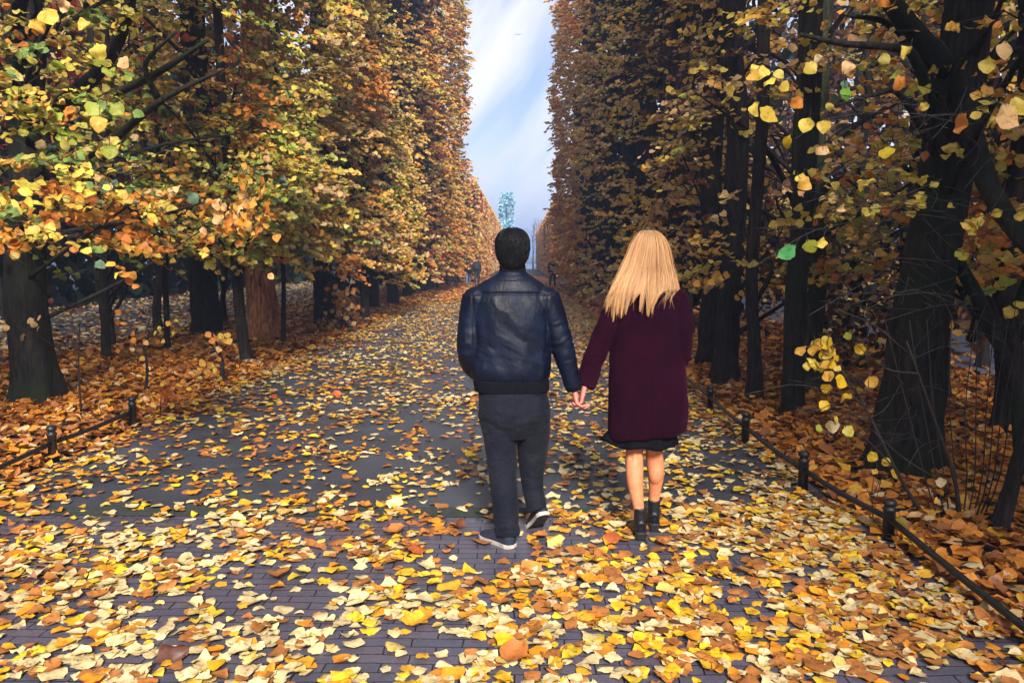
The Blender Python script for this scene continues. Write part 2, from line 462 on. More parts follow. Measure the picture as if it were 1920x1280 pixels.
def add_twigs(o, A, B, ra, rb, mat):
    """twigs become part of the leafy mesh, with their own material"""
    me = o.data; t = prisms('t', A, B, ra, rb, mat); tm = t.data
    nv, nl, npg = len(me.vertices), len(me.loops), len(me.polygons)
    V = np.concatenate([get_co(me), get_co(tm)])
    def li(m):
        a = np.empty(len(m.loops), np.int32); m.loops.foreach_get('vertex_index', a); return a
    q = np.concatenate([li(me), li(tm) + nv]).reshape(-1, 4)
    c = np.empty(npg * 4, np.float32); me.attributes['Col'].data.foreach_get('color', c); c = c.reshape(-1, 4)[:, :3]
    c = np.concatenate([c, np.full((len(tm.polygons), 3), .03)])
    new = fast_mesh(me.name + '_', V, q, c); n_ = me.name
    new.materials.append(me.materials[0]); new.materials.append(mat)
    mi = np.zeros(len(new.polygons), np.int32); mi[npg:] = 1; new.polygons.foreach_set('material_index', mi)
    new.polygons.foreach_set('use_smooth', np.ones(len(new.polygons), bool))
    o.data = new; bpy.data.objects.remove(t); bpy.data.meshes.remove(tm); bpy.data.meshes.remove(me); new.name = n_

def prisms(name, A, B, ra, rb, mat, parent=None):
    """thin three-sided twigs from A to B as one mesh"""
    n = len(A); T = nrm(B - A)
    ref = np.where(np.abs(T[:, 2:3]) < .9, np.array([[0, 0, 1.]]), np.array([[1., 0, 0]]))
    U = nrm(np.cross(T, ref)); W = np.cross(T, U)
    V = []
    for X_, r_ in ((A, ra), (B, rb)):
        r_ = np.broadcast_to(np.asarray(r_, float).reshape(-1, 1), (n, 1))
        for k in range(3):
            c, s = math.cos(2.094 * k), math.sin(2.094 * k)
            V.append(X_ + r_ * (c * U + s * W))
    V = np.stack(V, 1).reshape(-1, 3)
    q = np.array([(0, 1, 4, 3), (1, 2, 5, 4), (2, 0, 3, 5)])
    quads = (q[None] + (np.arange(n) * 6)[:, None, None]).reshape(-1, 4)
    return link(name, fast_mesh(name, V, quads), mat, parent)

OLIVE = (.50, .42, .09); YEL = (.74, .56, .09); GOLD = (.74, .42, .07); ORA = (.66, .25, .04); TAN = (.60, .40, .17)
GRN = (.17, .25, .06); TEAL = (.10, .18, .11); RED = (.33, .035, .025); BRN = (.16, .055, .025); CREAM = (.72, .58, .33); LIME = (.36, .40, .05)
DGR = (.014, .026, .014); DBR = (.05, .025, .015); PEACH = (.76, .47, .21)

def pick(rg, cen, pal, freq=.6, seed=0, spread=.35):
    cols = np.array([p[0] for p in pal]); wts = np.array([p[1] for p in pal], float); cum = np.cumsum(wts / wts.sum())
    t = vnoise(cen * freq, seed)
    t = np.clip((t - .5) * 1.5 + .5 + rg.normal(0, spread, len(cen)), 0, .9999)
    return cols[np.minimum(np.searchsorted(cum, t), len(pal) - 1)]

def spray_set(rg, n, xr_face, side, yr, zr, depth, thr, seed, size, m, pal, bulge=.5, freq=.8, droop=.25, L=(.28, .6), zpow=1.0, pfreq=.55):
    """sprays of leaves on a clipped tree wall; side -1: wall on the -x side of the avenue. -> leaf arrays, twig ends"""
    k = int(n * 2.6)
    y = rg.uniform(*yr, k); z = zr[0] + (zr[1] - zr[0]) * rg.uniform(0, 1, k) ** zpow
    dep = np.minimum(rg.exponential(depth, k), depth * 4)
    bl = (vnoise(np.stack([y * .7, z * .7, y * 0], 1), seed + 3) - .45) * bulge * 2
    x = xr_face + side * (dep - bl)
    c = np.stack([x, y, z], 1)
    keep = fbm(c * freq, seed, 2) + rg.normal(0, .05, k) > thr
    c = c[keep][:n]; n = len(c)
    az = rg.normal(0, 1.0, n) + (math.pi if side > 0 else 0)
    el = rg.normal(-.12, .3, n)
    d = np.stack([np.cos(az) * np.cos(el), np.sin(az) * np.cos(el), np.sin(el)], 1)
    ln = rg.uniform(*L, n)
    base = pick(rg, c, pal, pfreq, seed + 9)
    t = rg.uniform(.1, 1.05, (n, m))
    sgn = rg.choice([-1, 1], (n, m))
    lat = nrm(np.cross(d, np.array([0, 0, 1.])))
    P = c[:, None] + d[:, None] * (t * ln[:, None])[..., None] + lat[:, None] * (sgn * rg.uniform(.02, .09, (n, m)))[..., None]
    P[..., 2] -= droop * .3 * (t * ln[:, None]) ** 2 + rg.uniform(0, .06, (n, m))
    P = P.reshape(-1, 3)
    D = d[:, None] * .7 + lat[:, None] * (sgn * rg.uniform(.3, 1, (n, m)))[..., None] + rg.normal(0, .25, (n, m, 3)); D[..., 2] -= droop
    D = D.reshape(-1, 3)
    sn = np.array([[-side * .35, -.85, .85]]) + rg.normal(0, .32, (n, 3))
    Nn = np.repeat(sn, m, 0) + rg.normal(0, .30, (n * m, 3))
    S = rg.uniform(size[0], size[1], n * m)
    C = np.repeat(base, m, 0) * rg.uniform(.62, 1.25, (n * m, 1)) * rg.uniform(.88, 1.12, (n * m, 3))
    alt = rg.uniform(0, 1, n * m) < .16
    palc = np.array([p[0] for p in pal]); C[alt] = palc[rg.integers(0, len(pal), alt.sum())] * rg.uniform(.7, 1.15, (alt.sum(), 1))
    return dict(P=P, D=D, N=Nn, S=S, C=np.clip(C, .004, .85)), (c - d * .15, c + d * ln[:, None] + np.array([0, 0, -1.]) * (droop * .3 * ln ** 2)[:, None])

def join_sets(*sets):
    return {k: np.concatenate([s[k] for s in sets]) for k in sets[0]}

M_LEAF = leaf_mat('tree_leaf', .36, .5)
M_LEAFD = leaf_mat('dull_leaf', .2, .7, False, .15)
M_BARK = bark_mat('bark', (.038, .029, .026), (.004, .004, .0045))
M_BARKG = bark_mat('mossy_bark', (.036, .030, .024), (.004, .004, .004), (.011, .017, .007))
M_BARKR = bark_mat('stripped_bark', (.52, .22, .10), (.07, .028, .016), None, .8)
M_TWIG = simple_mat('twig', (.028, .022, .020), .8, (.010, .008, .008), 12)
M_TWIGP = simple_mat('pale_twig', (.022, .017, .016), .8, (.009, .008, .008), 12)
# ------------------------------------------------------------------ trees
def trunk_mesh(mb, base, r0, r1, top, lean=(0, 0), flare=.55, seed=0, n=26, wob=.10, curve=None):
    if curve is None:
        zz = np.concatenate([[-.12], np.linspace(0, .9, 10), np.linspace(1.05, top, 34)])
        t = np.clip(zz / top, 0, 1)
        wv = (fbm(np.stack([zz * .7, zz * 0 + seed, zz * 0], 1), seed, 2) - .5) * wob * 2 * np.minimum(np.maximum(zz, 0), 1)
        wv2 = (fbm(np.stack([zz * .7, zz * 0 + seed + 9, zz * 0], 1), seed + 5, 2) - .5) * wob * 2 * np.minimum(np.maximum(zz, 0), 1)
        P = np.stack([base[0] + lean[0] * t + wv, base[1] + lean[1] * t + wv2, zz], 1)
    else:
        P = spline(curve, 46); P[0, 2] -= .12; zz = P[:, 2]; t = np.linspace(0, 1, len(P))
    r = (r0 + (r1 - r0) * t ** .8) * (1 + flare * np.exp(-np.maximum(zz, 0) / .22))
    V, F = tube_vf(P, r, n, True, .16, seed, 7.0)
    # buttress ridges near the foot
    k_ = len(P); th = np.linspace(0, 2 * math.pi, n, endpoint=False)
    rid = 1 + (.16 * np.sin(th * 5 + seed) + .10 * np.sin(th * 3 + seed * 2.3))[None] * np.exp(-np.maximum(zz, 0) / .35)[:, None] + .05 * np.sin(th * 4 + seed)[None]
    V = (P[:, None] + (V.reshape(k_, n, 3) - P[:, None]) * rid[..., None]).reshape(-1, 3)
    mb.add(V, F)
    return P, r

def limb(mb, pts, r0, r1, n=8, k=12, seed=0):
    P = spline(pts, k)
    mb.add(*tube_vf(P, np.linspace(r0, r1, k), n, True, .12, seed, 8.0))

def px_limb(mb, pts, r0, r1, n=8, k=14, seed=0):
    limb(mb, [tuple(at(*p)) for p in pts], r0, r1, n, k, seed)

def crown_limbs(mb, rg, P, r, targets, r0=.03):
    """limbs from the trunk line P to points among the leaves"""
    for t_ in targets:
        z0 = max(.6, t_[2] - rg.uniform(.3, 1.4)); i = int(np.argmin(np.abs(P[:, 2] - z0)))
        a = P[i]; mid = (a * .55 + t_ * .45) + rg.normal(0, .14, 3) + np.array([0, 0, .15])
        limb(mb, [a, mid, t_], min(r0, r[i] * .6) * rg.uniform(.7, 1.3), .006, 6, 9, int(rg.integers(99)))

LEFT_FACE, RIGHT_FACE = -3.55, 2.25
def lime_tree(label, base, r0, r1, top, bark, seed, side=-1, crown=None, lean=(0, 0), flare=.55, curve=None, group=None, extra=None, name='lime_tree', limbs=14, cat='tree', twigm=None, hires=False):
    """trunk with limbs, and a crown of leaf sprays; built in world metres, hung on an empty at the foot"""
    rg = np.random.default_rng(seed)
    z0 = bank1(*base)
    root = empty(name, (base[0], base[1], z0)); off = np.array([base[0], base[1], z0])
    tag(root, label, cat, group or (G_L if side < 0 else G_R))
    mb = MB()
    P, r = trunk_mesh(mb, base, r0, r1, top, lean, flare, seed, curve=curve)
    sets, tw = [], []
    for c in (crown or []):
        s_, t_ = spray_set(rg, **c); sets.append(s_); tw.append(t_)
    if sets and limbs:
        ends = np.concatenate([t_[0] for t_ in tw]); ok = ends[:, 2] < top + 1
        ends = ends[ok]
        if len(ends): crown_limbs(mb, rg, P, r, ends[rg.integers(0, len(ends), limbs)], .035)
    if extra: extra(mb, sets, tw, rg)
    mb.v = [v - off for v in mb.v]
    mb.build('trunk', bark, root)
    if sets:
        S = join_sets(*sets); S['P'] = S['P'] - off
        o = link('crown', leaf_cloud('crown', S['P'], S['D'], S['N'], S['S'], S['C'], T_FINE if hires else T_MED, rg, .30 if hires else .22, .04 if hires else 0), M_LEAF, root)
        A = np.concatenate([t_[0] for t_ in tw]) - off; B = np.concatenate([t_[1] for t_ in tw]) - off
        add_twigs(o, A, B, .0035, .0015, twigm or M_TWIG)
    return root

def hand_leaves(items, rg, face=.75):
    """single large leaves: (px, py, distance, size in m, colour)"""
    P, D, Nn, S, C = [], [], [], [], []
    for px, py, Y, s, c in items:
        p = np.array(at(px, py, Y)); P.append(p); s = s * .78
        tocam = nrm(np.array([0, 0, CAM_Z]) - p)
        a = rg.uniform(-1.2, 1.2); D.append(np.array([math.sin(a), rg.normal(0, .3), -.5 - .4 * math.cos(a)]))
        Nn.append(tocam * face * .8 + rg.normal(0, .5, 3) + np.array([0, 0, .45])); S.append(s); C.append(np.array(c) * rg.uniform(.85, 1.1))
    P, D, Nn = map(np.array, (P, D, Nn))
    return dict(P=P, D=D, N=Nn, S=np.array(S), C=np.array(C)), (P - nrm(D) * .5 * np.array(S)[:, None] * 1.5 + np.array([0, 0, .03]), P - nrm(D) * .42 * np.array(S)[:, None])

PAL_NEAR = [(OLIVE, 3), (LIME, 2.6), (GRN, 1.5), (YEL, 3.6), (TEAL, .4), (GOLD, 2), (TAN, 1.0), (ORA, .5)]
PAL_MID = [(TAN, .9), (OLIVE, 2.6), (GOLD, 2.8), (YEL, 3.0), (PEACH, 1.6), (ORA, .8), (GRN, .5)]
PAL_ORA = [(ORA, 2), (GOLD, 2), (PEACH, 1.6), (TAN, 1)]
PAL_R = [(GOLD, 2.2), (TAN, 2.0), (YEL, 1.2), (PEACH, 1.2), (OLIVE, 1.2), (BRN, .5)]

def left_crown(y0, y1, n, seed, pal=PAL_MID, face=LEFT_FACE, zmin=1.5, zmax=6.5, thr=.49, size=(.07, .105), m=13, bulge=.55, top=15.5):
    lo = dict(n=n, xr_face=face, side=-1, yr=(y0, y1), zr=(zmin, zmax), depth=.75, thr=thr, seed=seed, size=size, m=m, pal=pal, bulge=bulge)
    hi = dict(n=int((y1 - y0) * (top - zmax) * 7), xr_face=face - .3, side=-1, yr=(y0, y1), zr=(zmax - .3, top), depth=1.0, thr=.4, seed=seed + 50, size=(.14, .22), m=9, pal=pal, bulge=.4, L=(.4, .9))
    return [lo, hi]

def right_crown(y0, y1, n, seed, pal=PAL_R, face=RIGHT_FACE, zmin=1.3, zmax=6.5, thr=.50, size=(.06, .09), m=10, bulge=.35, depth=.7, top=15.5):
    lo = dict(n=n, xr_face=face, side=1, yr=(y0, y1), zr=(zmin, zmax), depth=depth, thr=thr, seed=seed, size=size, m=m, pal=pal, bulge=bulge)
    hi = dict(n=int((y1 - y0) * (top - zmax) * 7), xr_face=face + .3, side=1, yr=(y0, y1), zr=(zmax - .3, top), depth=1.0, thr=.4, seed=seed + 50, size=(.14, .22), m=9, pal=pal, bulge=.4, L=(.4, .9))
    return [lo, hi]

G_L, G_R = 'lime trees of the row on the left of the avenue', 'lime trees of the row on the right of the avenue'
# --- left row
def near_left_extra(mb, sets, tw, rg):
    px_limb(mb, [(95, 330, 8.5), (60, 180, 8.2), (30, 60, 7.6), (60, -60, 7.0)], .09, .05, 8, 14, 3)
    px_limb(mb, [(110, 200, 8.6), (190, 130, 7.8), (235, 40, 7.0), (250, -60, 6.6)], .08, .04, 8, 14, 4)
    px_limb(mb, [(110, 260, 8.6), (170, 200, 7.6), (290, 140, 6.6), (390, 75, 6.2)], .06, .015, 7, 14, 5)
    px_limb(mb, [(105, 320, 8.6), (200, 270, 7.2), (300, 190, 6.4), (420, 130, 6.2)], .055, .012, 7, 14, 6)
    px_limb(mb, [(300, 190, 6.5), (275, 140, 6.3), (278, 110, 6.2), (330, 60, 6)], .03, .01, 6, 12, 7)
    px_limb(mb, [(95, 440, 8.6), (180, 425, 7.6), (290, 405, 6.8), (380, 380, 6.4)], .03, .008, 6, 12, 8)
    hl = [(185, 232, 4.9, .13, GOLD), (185, 97, 4.9, .12, YEL), (92, 35, 5.0, .13, YEL), (70, 50, 5.0, .12, GOLD), (160, 52, 5, .10, YEL), (190, 408, 5.4, .12, ORA), (362, 372, 5.4, .10, TEAL), (198, 350, 5.5, .11, TEAL), (165, 348, 5.5, .10, GRN), (243, 138, 5.3, .09, GRN), (220, 205, 5.2, .11, LIME), (232, 118, 5.1, .10, PEACH), (175, 205, 5.1, .12, LIME), (205, 285, 5.3, .12, LIME), (285, 410, 5.4, .11, YEL), (120, 270, 5.3, .11, OLIVE), (120, 10, 5.2, .11, PEACH), (250, 65, 5.4, .1, OLIVE), (12, 385, 5.0, .1, YEL), (8, 370, 5.0, .1, GOLD)]
    a, b = hand_leaves(hl, rg); sets.append(a); tw.append(b)
    # a vivid orange branch end
    n = 85
    c = np.stack([rg.normal(452, 34, n), rg.normal(395, 34, n)], 1)
    hl = [(px, py + abs(px - 452) * .2, 6.6 + rg.normal(0, .18), rg.uniform(.07, .11), [ORA, GOLD, PEACH, (.70, .30, .03)][rg.integers(4)]) for px, py in c]
    a, b = hand_leaves(hl, rg, .4); sets.append(a); tw.append(b)

lime_tree('thick dark trunk by the low rail under hanging green and yellow leaves', (-5.3, 8.55), .205, .135, 12, M_BARKG, 11, -1,
          left_crown(4.9, 10.2, 420, 101, PAL_NEAR, -3.2, 1.72, 5.2, .53, (.045, .08), 12, 1.0), lean=(.35, -.2), flare=.75, extra=near_left_extra, limbs=26, hires=True, group=G_L)
lime_tree('lime tree on a short leaning stem just behind the thick rail-side trunk', (-4.2, 12.1), .08, .05, 10, M_BARK, 12, -1,
          left_crown(10.0, 13.2, 520, 102, PAL_NEAR, -3.5, 1.6, 6.5, .51, (.055, .09)), lean=(-.5, .2), flare=.5, limbs=20)
lime_tree('lime tree with stripped orange brown trunk', (-4.9, 15.1), .27, .2, 13, M_BARKR, 13, -1,
          left_crown(13.0, 17.0, 720, 103, PAL_MID, -3.55, 1.7, 7.5, .48), lean=(.1, 0), flare=.7, limbs=22)
lime_tree('broad black green trunk standing behind the stripped orange one', (-6.4, 16.1), .27, .2, 12, M_BARKG, 14, -1,
          left_crown(10.5, 19.0, 500, 104, PAL_MID, -5.6, 2.2, 7.5, .45), flare=.35, limbs=14)
lime_tree('dark trunk of the avenue under a low tier of orange leaves', (-4.75, 19.4), .24, .17, 13, M_BARK, 15, -1,
          left_crown(17.0, 21.0, 760, 105, [(ORA, 1.6), (GOLD, 2), (TAN, 2), (OLIVE, 2), (PEACH, 1.2)], -3.6, 1.3, 8.5, .48), flare=.4, limbs=20)
lime_tree('slim leaning trunk where the leaf drift widens on the asphalt', (-4.1, 21.0), .11, .08, 13, M_BARK, 16, -1,
          left_crown(21.0, 24.5, 720, 106, PAL_MID, -3.6, 1.0, 9.5, .48), lean=(.2, 0), flare=.4, limbs=18)
for b_, r_, lab, sd_ in (((-6.2, 11.8), .065, 'thin bare dark pole of a tree between the two thickest trunks', 21), ((-4.35, 14.5), .045, 'thin grey sapling stem in front of the stripped trunk', 22), ((-5.9, 13.2), .05, 'slender dark stem close against the broad black trunk', 23)):
    lime_tree(lab, b_, r_, r_ * .6, 8, M_BARKG, sd_, -1, [dict(n=60, xr_face=b_[0] + .4, side=-1, yr=(b_[1] - .8, b_[1] + .8), zr=(1.8, 5), depth=.4, thr=.3, seed=sd_, size=(.06, .1), m=7, pal=PAL_NEAR)], flare=.3, limbs=6)

# --- right row
def right_big_extra(mb, sets, tw, rg):
    # second stem, arching branches
    px_limb(mb, [(1795, 120, 5.8), (1830, 280, 5.4), (1865, 370, 5.0), (1925, 455, 4.7), (2010, 520, 4.4)], .075, .05, 10, 18, 31)
    px_limb(mb, [(1775, 130, 5.8), (1722, 70, 5.6), (1672, 5, 5.4), (1640, -60, 5.2)], .085, .05, 10, 14, 32)
    px_limb(mb, [(1770, 190, 5.8), (1690, 75, 5.7), (1655, 40, 5.6), (1590, 30, 5.4)], .04, .012, 8, 14, 33)
    px_limb(mb, [(1765, 250, 5.8), (1715, 110, 5.4), (1672, 90, 5.2), (1580, 82, 5.0), (1500, 65, 4.9)], .04, .012, 8, 16, 34)
    px_limb(mb, [(1760, 300, 5.8), (1690, 180, 5.3), (1640, 178, 5.1), (1560, 200, 5)], .03, .008, 8, 14, 35)
    px_limb(mb, [(1820, 120, 5.8), (1850, 60, 5.5), (1875, 10, 5.3), (1890, -40, 5.2)], .025, .012, 7, 12, 36)
    px_limb(mb, [(1820, 640, 5.9), (1850, 560, 5.8), (1885, 640, 5.5), (1910, 560, 5.4), (1935, 500, 5.3)], .035, .02, 7, 16, 37)
    px_limb(mb, [(1790, 480, 5.9), (1850, 590, 5.6), (1900, 720, 5.3), (1910, 860, 5.0)], .05, .03, 8, 16, 38)
    for k in range(110):   # fine dead twigs in front of the bole
        x0 = rg.uniform(1560, 1890); y0 = rg.uniform(120, 880); Y0 = rg.uniform(4.3, 5.4)
        dx = rg.normal(-70, 60); dy = rg.normal(10, 45)
        q = spline([tuple(at(x0, y0, Y0)), tuple(at(x0 + dx * .5 + rg.normal(0, 12), y0 + dy * .5 + rg.normal(0, 14), Y0 - .1)), tuple(at(x0 + dx * 1.2, y0 + dy * 1.2, Y0 - .2))], 8); tw.append((q[:-1], q[1:]))
    hl = [(1425, 132, 4.4, .12, YEL), (1440, 150, 4.4, .10, YEL), (1412, 140, 4.4, .10, GOLD), (1460, 140, 4.4, .08, OLIVE), (1470, 162, 4.4, .08, YEL), (1440, 217, 4.4, .14, (.50, .36, .04)), (1420, 205, 4.4, .10, YEL),
          (1512, 235, 4.3, .10, YEL), (1545, 237, 4.3, .10, (.7, .5, .06)), (1475, 267, 4.3, .09, (.70, .45, .02)), (1494, 193, 4.2, .09, ORA), (1588, 176, 4.2, .09, (.16, .36, .03)), (1585, 160, 4.25, .07, TEAL),
          (1663, 287, 4.2, .09, (.7, .5, .03)), (1510, 345, 4.3, .10, GOLD), (1475, 472, 4.1, .12, (.08, .32, .10)), (1520, 462, 4.1, .09, LIME), (1536, 455, 4.1, .08, YEL), (1690, 157, 4.2, .10, ORA), (1680, 143, 4.3, .09, LIME),
          (1800, 232, 3.7, .12, ORA), (1888, 220, 3.6, .14, PEACH), (1910, 200, 3.7, .10, YEL), (1885, 95, 4.0, .11, PEACH), (1735, 293, 4.3, .07, BRN), (1520, 128, 4.3, .09, YEL), (1535, 115, 4.3, .08, CREAM), (1590, 125, 4.4, .1, PEACH),
          (1555, 200, 4.4, .06, YEL), (1733, 200, 4.5, .06, YEL), (1580, 390, 4.3, .06, PEACH), (1500, 335, 4.4, .08, YEL), (1540, 278, 4.3, .09, PEACH), (1850, 125, 4.2, .1, YEL), (1830, 180, 4.4, .07, GOLD), (1700, 100, 4.3, .09, YEL), (1660, 110, 4.4, .08, OLIVE)]
    a, b = hand_leaves(hl, rg, .8); sets.append(a); tw.append(b)

lime_tree('massive dark trunk beside the low rail with forked upper limbs', (2.87, 5.85), .225, .125, 9, M_BARKG, 41, 1,
          right_crown(3.9, 7.0, 190, 201, [(YEL, 3), (GOLD, 2), (PEACH, 1.2), (OLIVE, 1.5), (LIME, .6), (ORA, .6)], 2.5, 1.9, 5.0, .46, (.05, .075), 8, .5, .6), flare=.42,
          curve=[(2.86, 5.85, 0), (2.90, 5.85, .6), (2.93, 5.85, 1.2), (3.02, 5.85, 1.9), (3.10, 5.85, 2.7), (3.17, 5.85, 3.6), (3.2, 5.85, 5), (3.3, 5.8, 9)], extra=right_big_extra, limbs=10, hires=True, twigm=M_TWIGP)
rt = [((2.78, 8.06), .10, .09, 'slim dark trunk with slanting foot between the third and fourth rail posts', (.12, 0), (7.0, 8.7), 70, 42, M_BARKG),
      ((2.66, 8.96), .075, .065, 'thin straight dark trunk with one curled dry leaf near it', (0, 0), (8.6, 9.7), 60, 43, M_BARK),
      ((2.62, 10.1), .15, .12, 'sturdy blue black trunk just past the coat of the blonde woman', (.05, 0), (9.6, 11.2), 110, 44, M_BARK),
      ((2.85, 11.9), .17, .13, 'blackish trunk half hidden behind the sturdy blue black one', (-.05, 0), (11.1, 13.2), 190, 45, M_BARK),
      ((2.75, 14.2), .17, .13, 'farthest separate trunk of the right row before the tall tree wall', (0, 0), (13.1, 15.4), 290, 46, M_BARK)]
for base, r0, r1, lab, lean, yr, n, sd_, bk in rt:
    lime_tree(lab, base, r0, r1, 12, bk, sd_, 1, right_crown(yr[0], yr[1], n, 200 + sd_, thr=.5), lean=lean, flare=.45, limbs=12)
lime_tree('mossy green grey trunk deeper in the thicket past the forked giant', (3.35, 9.4), .19, .15, 11, bark_mat('green_bark', (.06, .065, .035), (.012, .012, .010), (.04, .055, .015)), 47, 1, None, flare=.4, limbs=0)
lime_tree('dark trunk standing deep between the forked giant and the side path', (4.3, 7.0), .11, .08, 9, M_BARK, 48, 1,
          [dict(n=240, xr_face=3.9, side=1, yr=(5.0, 9), zr=(1.4, 4.5), depth=.6, thr=.45, seed=248, size=(.07, .10), m=8, pal=[(YEL, 2), (GOLD, 2), (OLIVE, 2), (LIME, 1), (ORA, 1)])], flare=.4, limbs=10)
lime_tree('thin crooked stem nearest the camera at the rail', (2.74, 4.45), .04, .03, 6, M_BARK, 49, 1, None, lean=(.1, .1), flare=.4, limbs=0, curve=[(2.72, 4.45, 0), (2.80, 4.45, .35), (2.86, 4.42, .8), (2.84, 4.4, 1.3), (2.98, 4.4, 2.2), (3.05, 4.4, 4)])

# --- tall clipped walls farther along
def tall_hedge(label, side, y0, y1, face, dens, segs, seed, top=17.6, zmin=.7, end_pal=None, depth=.42):
    rg = np.random.default_rng(seed)
    root = empty('clipped_hedge', (face + side * .8, y0, 0)); off = np.array([face + side * .8, y0, 0]); tag(root, label, 'hedge')
    sets, tw = [], []
    L_ = y1 - y0
    n = int(L_ * (top - zmin) * dens)
    # density of sprays follows what can be told apart: nearer stretch finer
    for a, b, f_, sz, pal in segs:
        s_, t_ = spray_set(rg, int(n * (b - a) / L_ * f_), face, side, (a, b), (zmin, top), depth, .49, seed, sz, 12, pal, .5, .85, pfreq=.4)
        sets.append(s_); tw.append(t_)
    # the end of the wall, turned to the light beyond
    s_, t_ = spray_set(rg, int(900), face, side, (y1 - 1.2, y1), (zmin + 1, top), .9, .35, seed + 7, (.11, .16), 10, end_pal, .25, .5)
    sets.append(s_); tw.append(t_)
    S = join_sets(*sets)
    fo = link('foliage', leaf_cloud('foliage', S['P'] - off, S['D'], S['N'], S['S'], S['C'], T_FAR, rg, .22), M_LEAF, root)
    A = np.concatenate([t_[0] for t_ in tw]) - off; B = np.concatenate([t_[1] for t_ in tw]) - off
    add_twigs(fo, A[::3], B[::3], .006, .003, M_TWIG)
    # dense inner leaves that close the wall, near black as painted inside shade
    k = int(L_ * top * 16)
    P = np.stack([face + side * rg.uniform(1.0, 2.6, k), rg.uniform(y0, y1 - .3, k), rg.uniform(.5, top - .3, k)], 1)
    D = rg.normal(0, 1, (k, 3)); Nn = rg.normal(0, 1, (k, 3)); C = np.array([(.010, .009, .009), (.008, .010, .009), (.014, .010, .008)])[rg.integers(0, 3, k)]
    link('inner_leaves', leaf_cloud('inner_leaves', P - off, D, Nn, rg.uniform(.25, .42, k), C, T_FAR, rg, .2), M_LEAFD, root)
    y = y0 + .8
    while y < y1:
        mb = MB(); b = (face + side * rg.uniform(.9, 1.3), y)
        trunk_mesh(mb, b, rg.uniform(.12, .2), .1, 12, (0, 0), .4, int(rg.integers(99)), 12)
        mb.v = [v - off for v in mb.v]; mb.build('trunk', M_BARK, root)
        y += rg.uniform(1.7, 2.6)
    return root
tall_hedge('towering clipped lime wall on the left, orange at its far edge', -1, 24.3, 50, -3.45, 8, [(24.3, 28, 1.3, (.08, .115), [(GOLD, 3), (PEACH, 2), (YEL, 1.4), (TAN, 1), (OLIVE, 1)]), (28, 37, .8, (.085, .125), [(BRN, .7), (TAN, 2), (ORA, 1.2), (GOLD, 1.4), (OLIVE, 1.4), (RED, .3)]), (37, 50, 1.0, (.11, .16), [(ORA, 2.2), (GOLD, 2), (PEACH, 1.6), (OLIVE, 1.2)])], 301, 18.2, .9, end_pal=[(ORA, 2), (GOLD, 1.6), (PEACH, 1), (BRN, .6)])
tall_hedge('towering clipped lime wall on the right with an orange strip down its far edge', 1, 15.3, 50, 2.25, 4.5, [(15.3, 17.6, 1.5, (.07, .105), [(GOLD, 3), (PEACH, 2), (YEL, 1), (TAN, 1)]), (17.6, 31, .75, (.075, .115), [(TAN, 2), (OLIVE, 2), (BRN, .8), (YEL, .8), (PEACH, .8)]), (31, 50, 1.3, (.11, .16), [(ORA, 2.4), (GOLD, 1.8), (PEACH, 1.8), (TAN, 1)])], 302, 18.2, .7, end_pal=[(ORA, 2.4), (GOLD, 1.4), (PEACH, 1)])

def low_hedge(label, side, y0, y1, face, top, pal, seed, width=3.0, dens=20):
    rg = np.random.default_rng(seed)
    root = empty('low_hedge', (face + side, y0, 0)); off = np.array([face + side, y0, 0]); tag(root, label, 'hedge')
    k = int((y1 - y0) * top * dens)
    P1 = np.stack([face + side * rg.exponential(.12, k), rg.uniform(y0, y1, k), rg.uniform(.2, top, k)], 1)
    P1[:, 0] += side * np.maximum(P1[:, 2] - top + .8, 0) ** 2 * .6
    k2 = int((y1 - y0) * width * dens * .8)
    P2 = np.stack([face + side * rg.uniform(.3, width, k2), rg.uniform(y0, y1, k2), top - rg.exponential(.15, k2)], 1)
    k3 = int(width * top * 90)
    P3 = np.stack([face + side * rg.uniform(0, width, k3), y0 + rg.exponential(.12, k3), rg.uniform(.2, top, k3)], 1)
    P = np.concatenate([P1, P2, P3]); n = len(P)
    C = pick(rg, P, pal, .35, seed, .3) * rg.uniform(.65, 1.2, (n, 1))
    link('foliage', leaf_cloud('foliage', P - off, rg.normal(0, 1, (n, 3)), rg.normal(0, .6, (n, 3)) + np.array([-side * .5, -.6, .5]), rg.uniform(.16, .26, n), C, T_FAR, rg, .2), M_LEAF, root)
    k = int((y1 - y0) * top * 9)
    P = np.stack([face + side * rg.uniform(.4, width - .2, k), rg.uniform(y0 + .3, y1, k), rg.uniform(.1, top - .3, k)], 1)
    link('inner_leaves', leaf_cloud('inner_leaves', P - off, rg.normal(0, 1, (k, 3)), rg.normal(0, 1, (k, 3)), rg.uniform(.4, .7, k), np.tile([[.012, .010, .009]], (k, 1)), T_FAR, rg, .2), M_LEAFD, root)  # leaf fill coloured near black to stand for shade within the hedge
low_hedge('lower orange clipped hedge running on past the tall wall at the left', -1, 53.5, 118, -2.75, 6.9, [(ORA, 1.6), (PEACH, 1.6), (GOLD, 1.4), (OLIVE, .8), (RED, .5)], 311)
low_hedge('lower orange clipped hedge beyond the tall wall at the right', 1, 62, 118, 2.35, 6.0, [(ORA, 1.4), (PEACH, 2), (GOLD, 1), (BRN, .5)], 312)

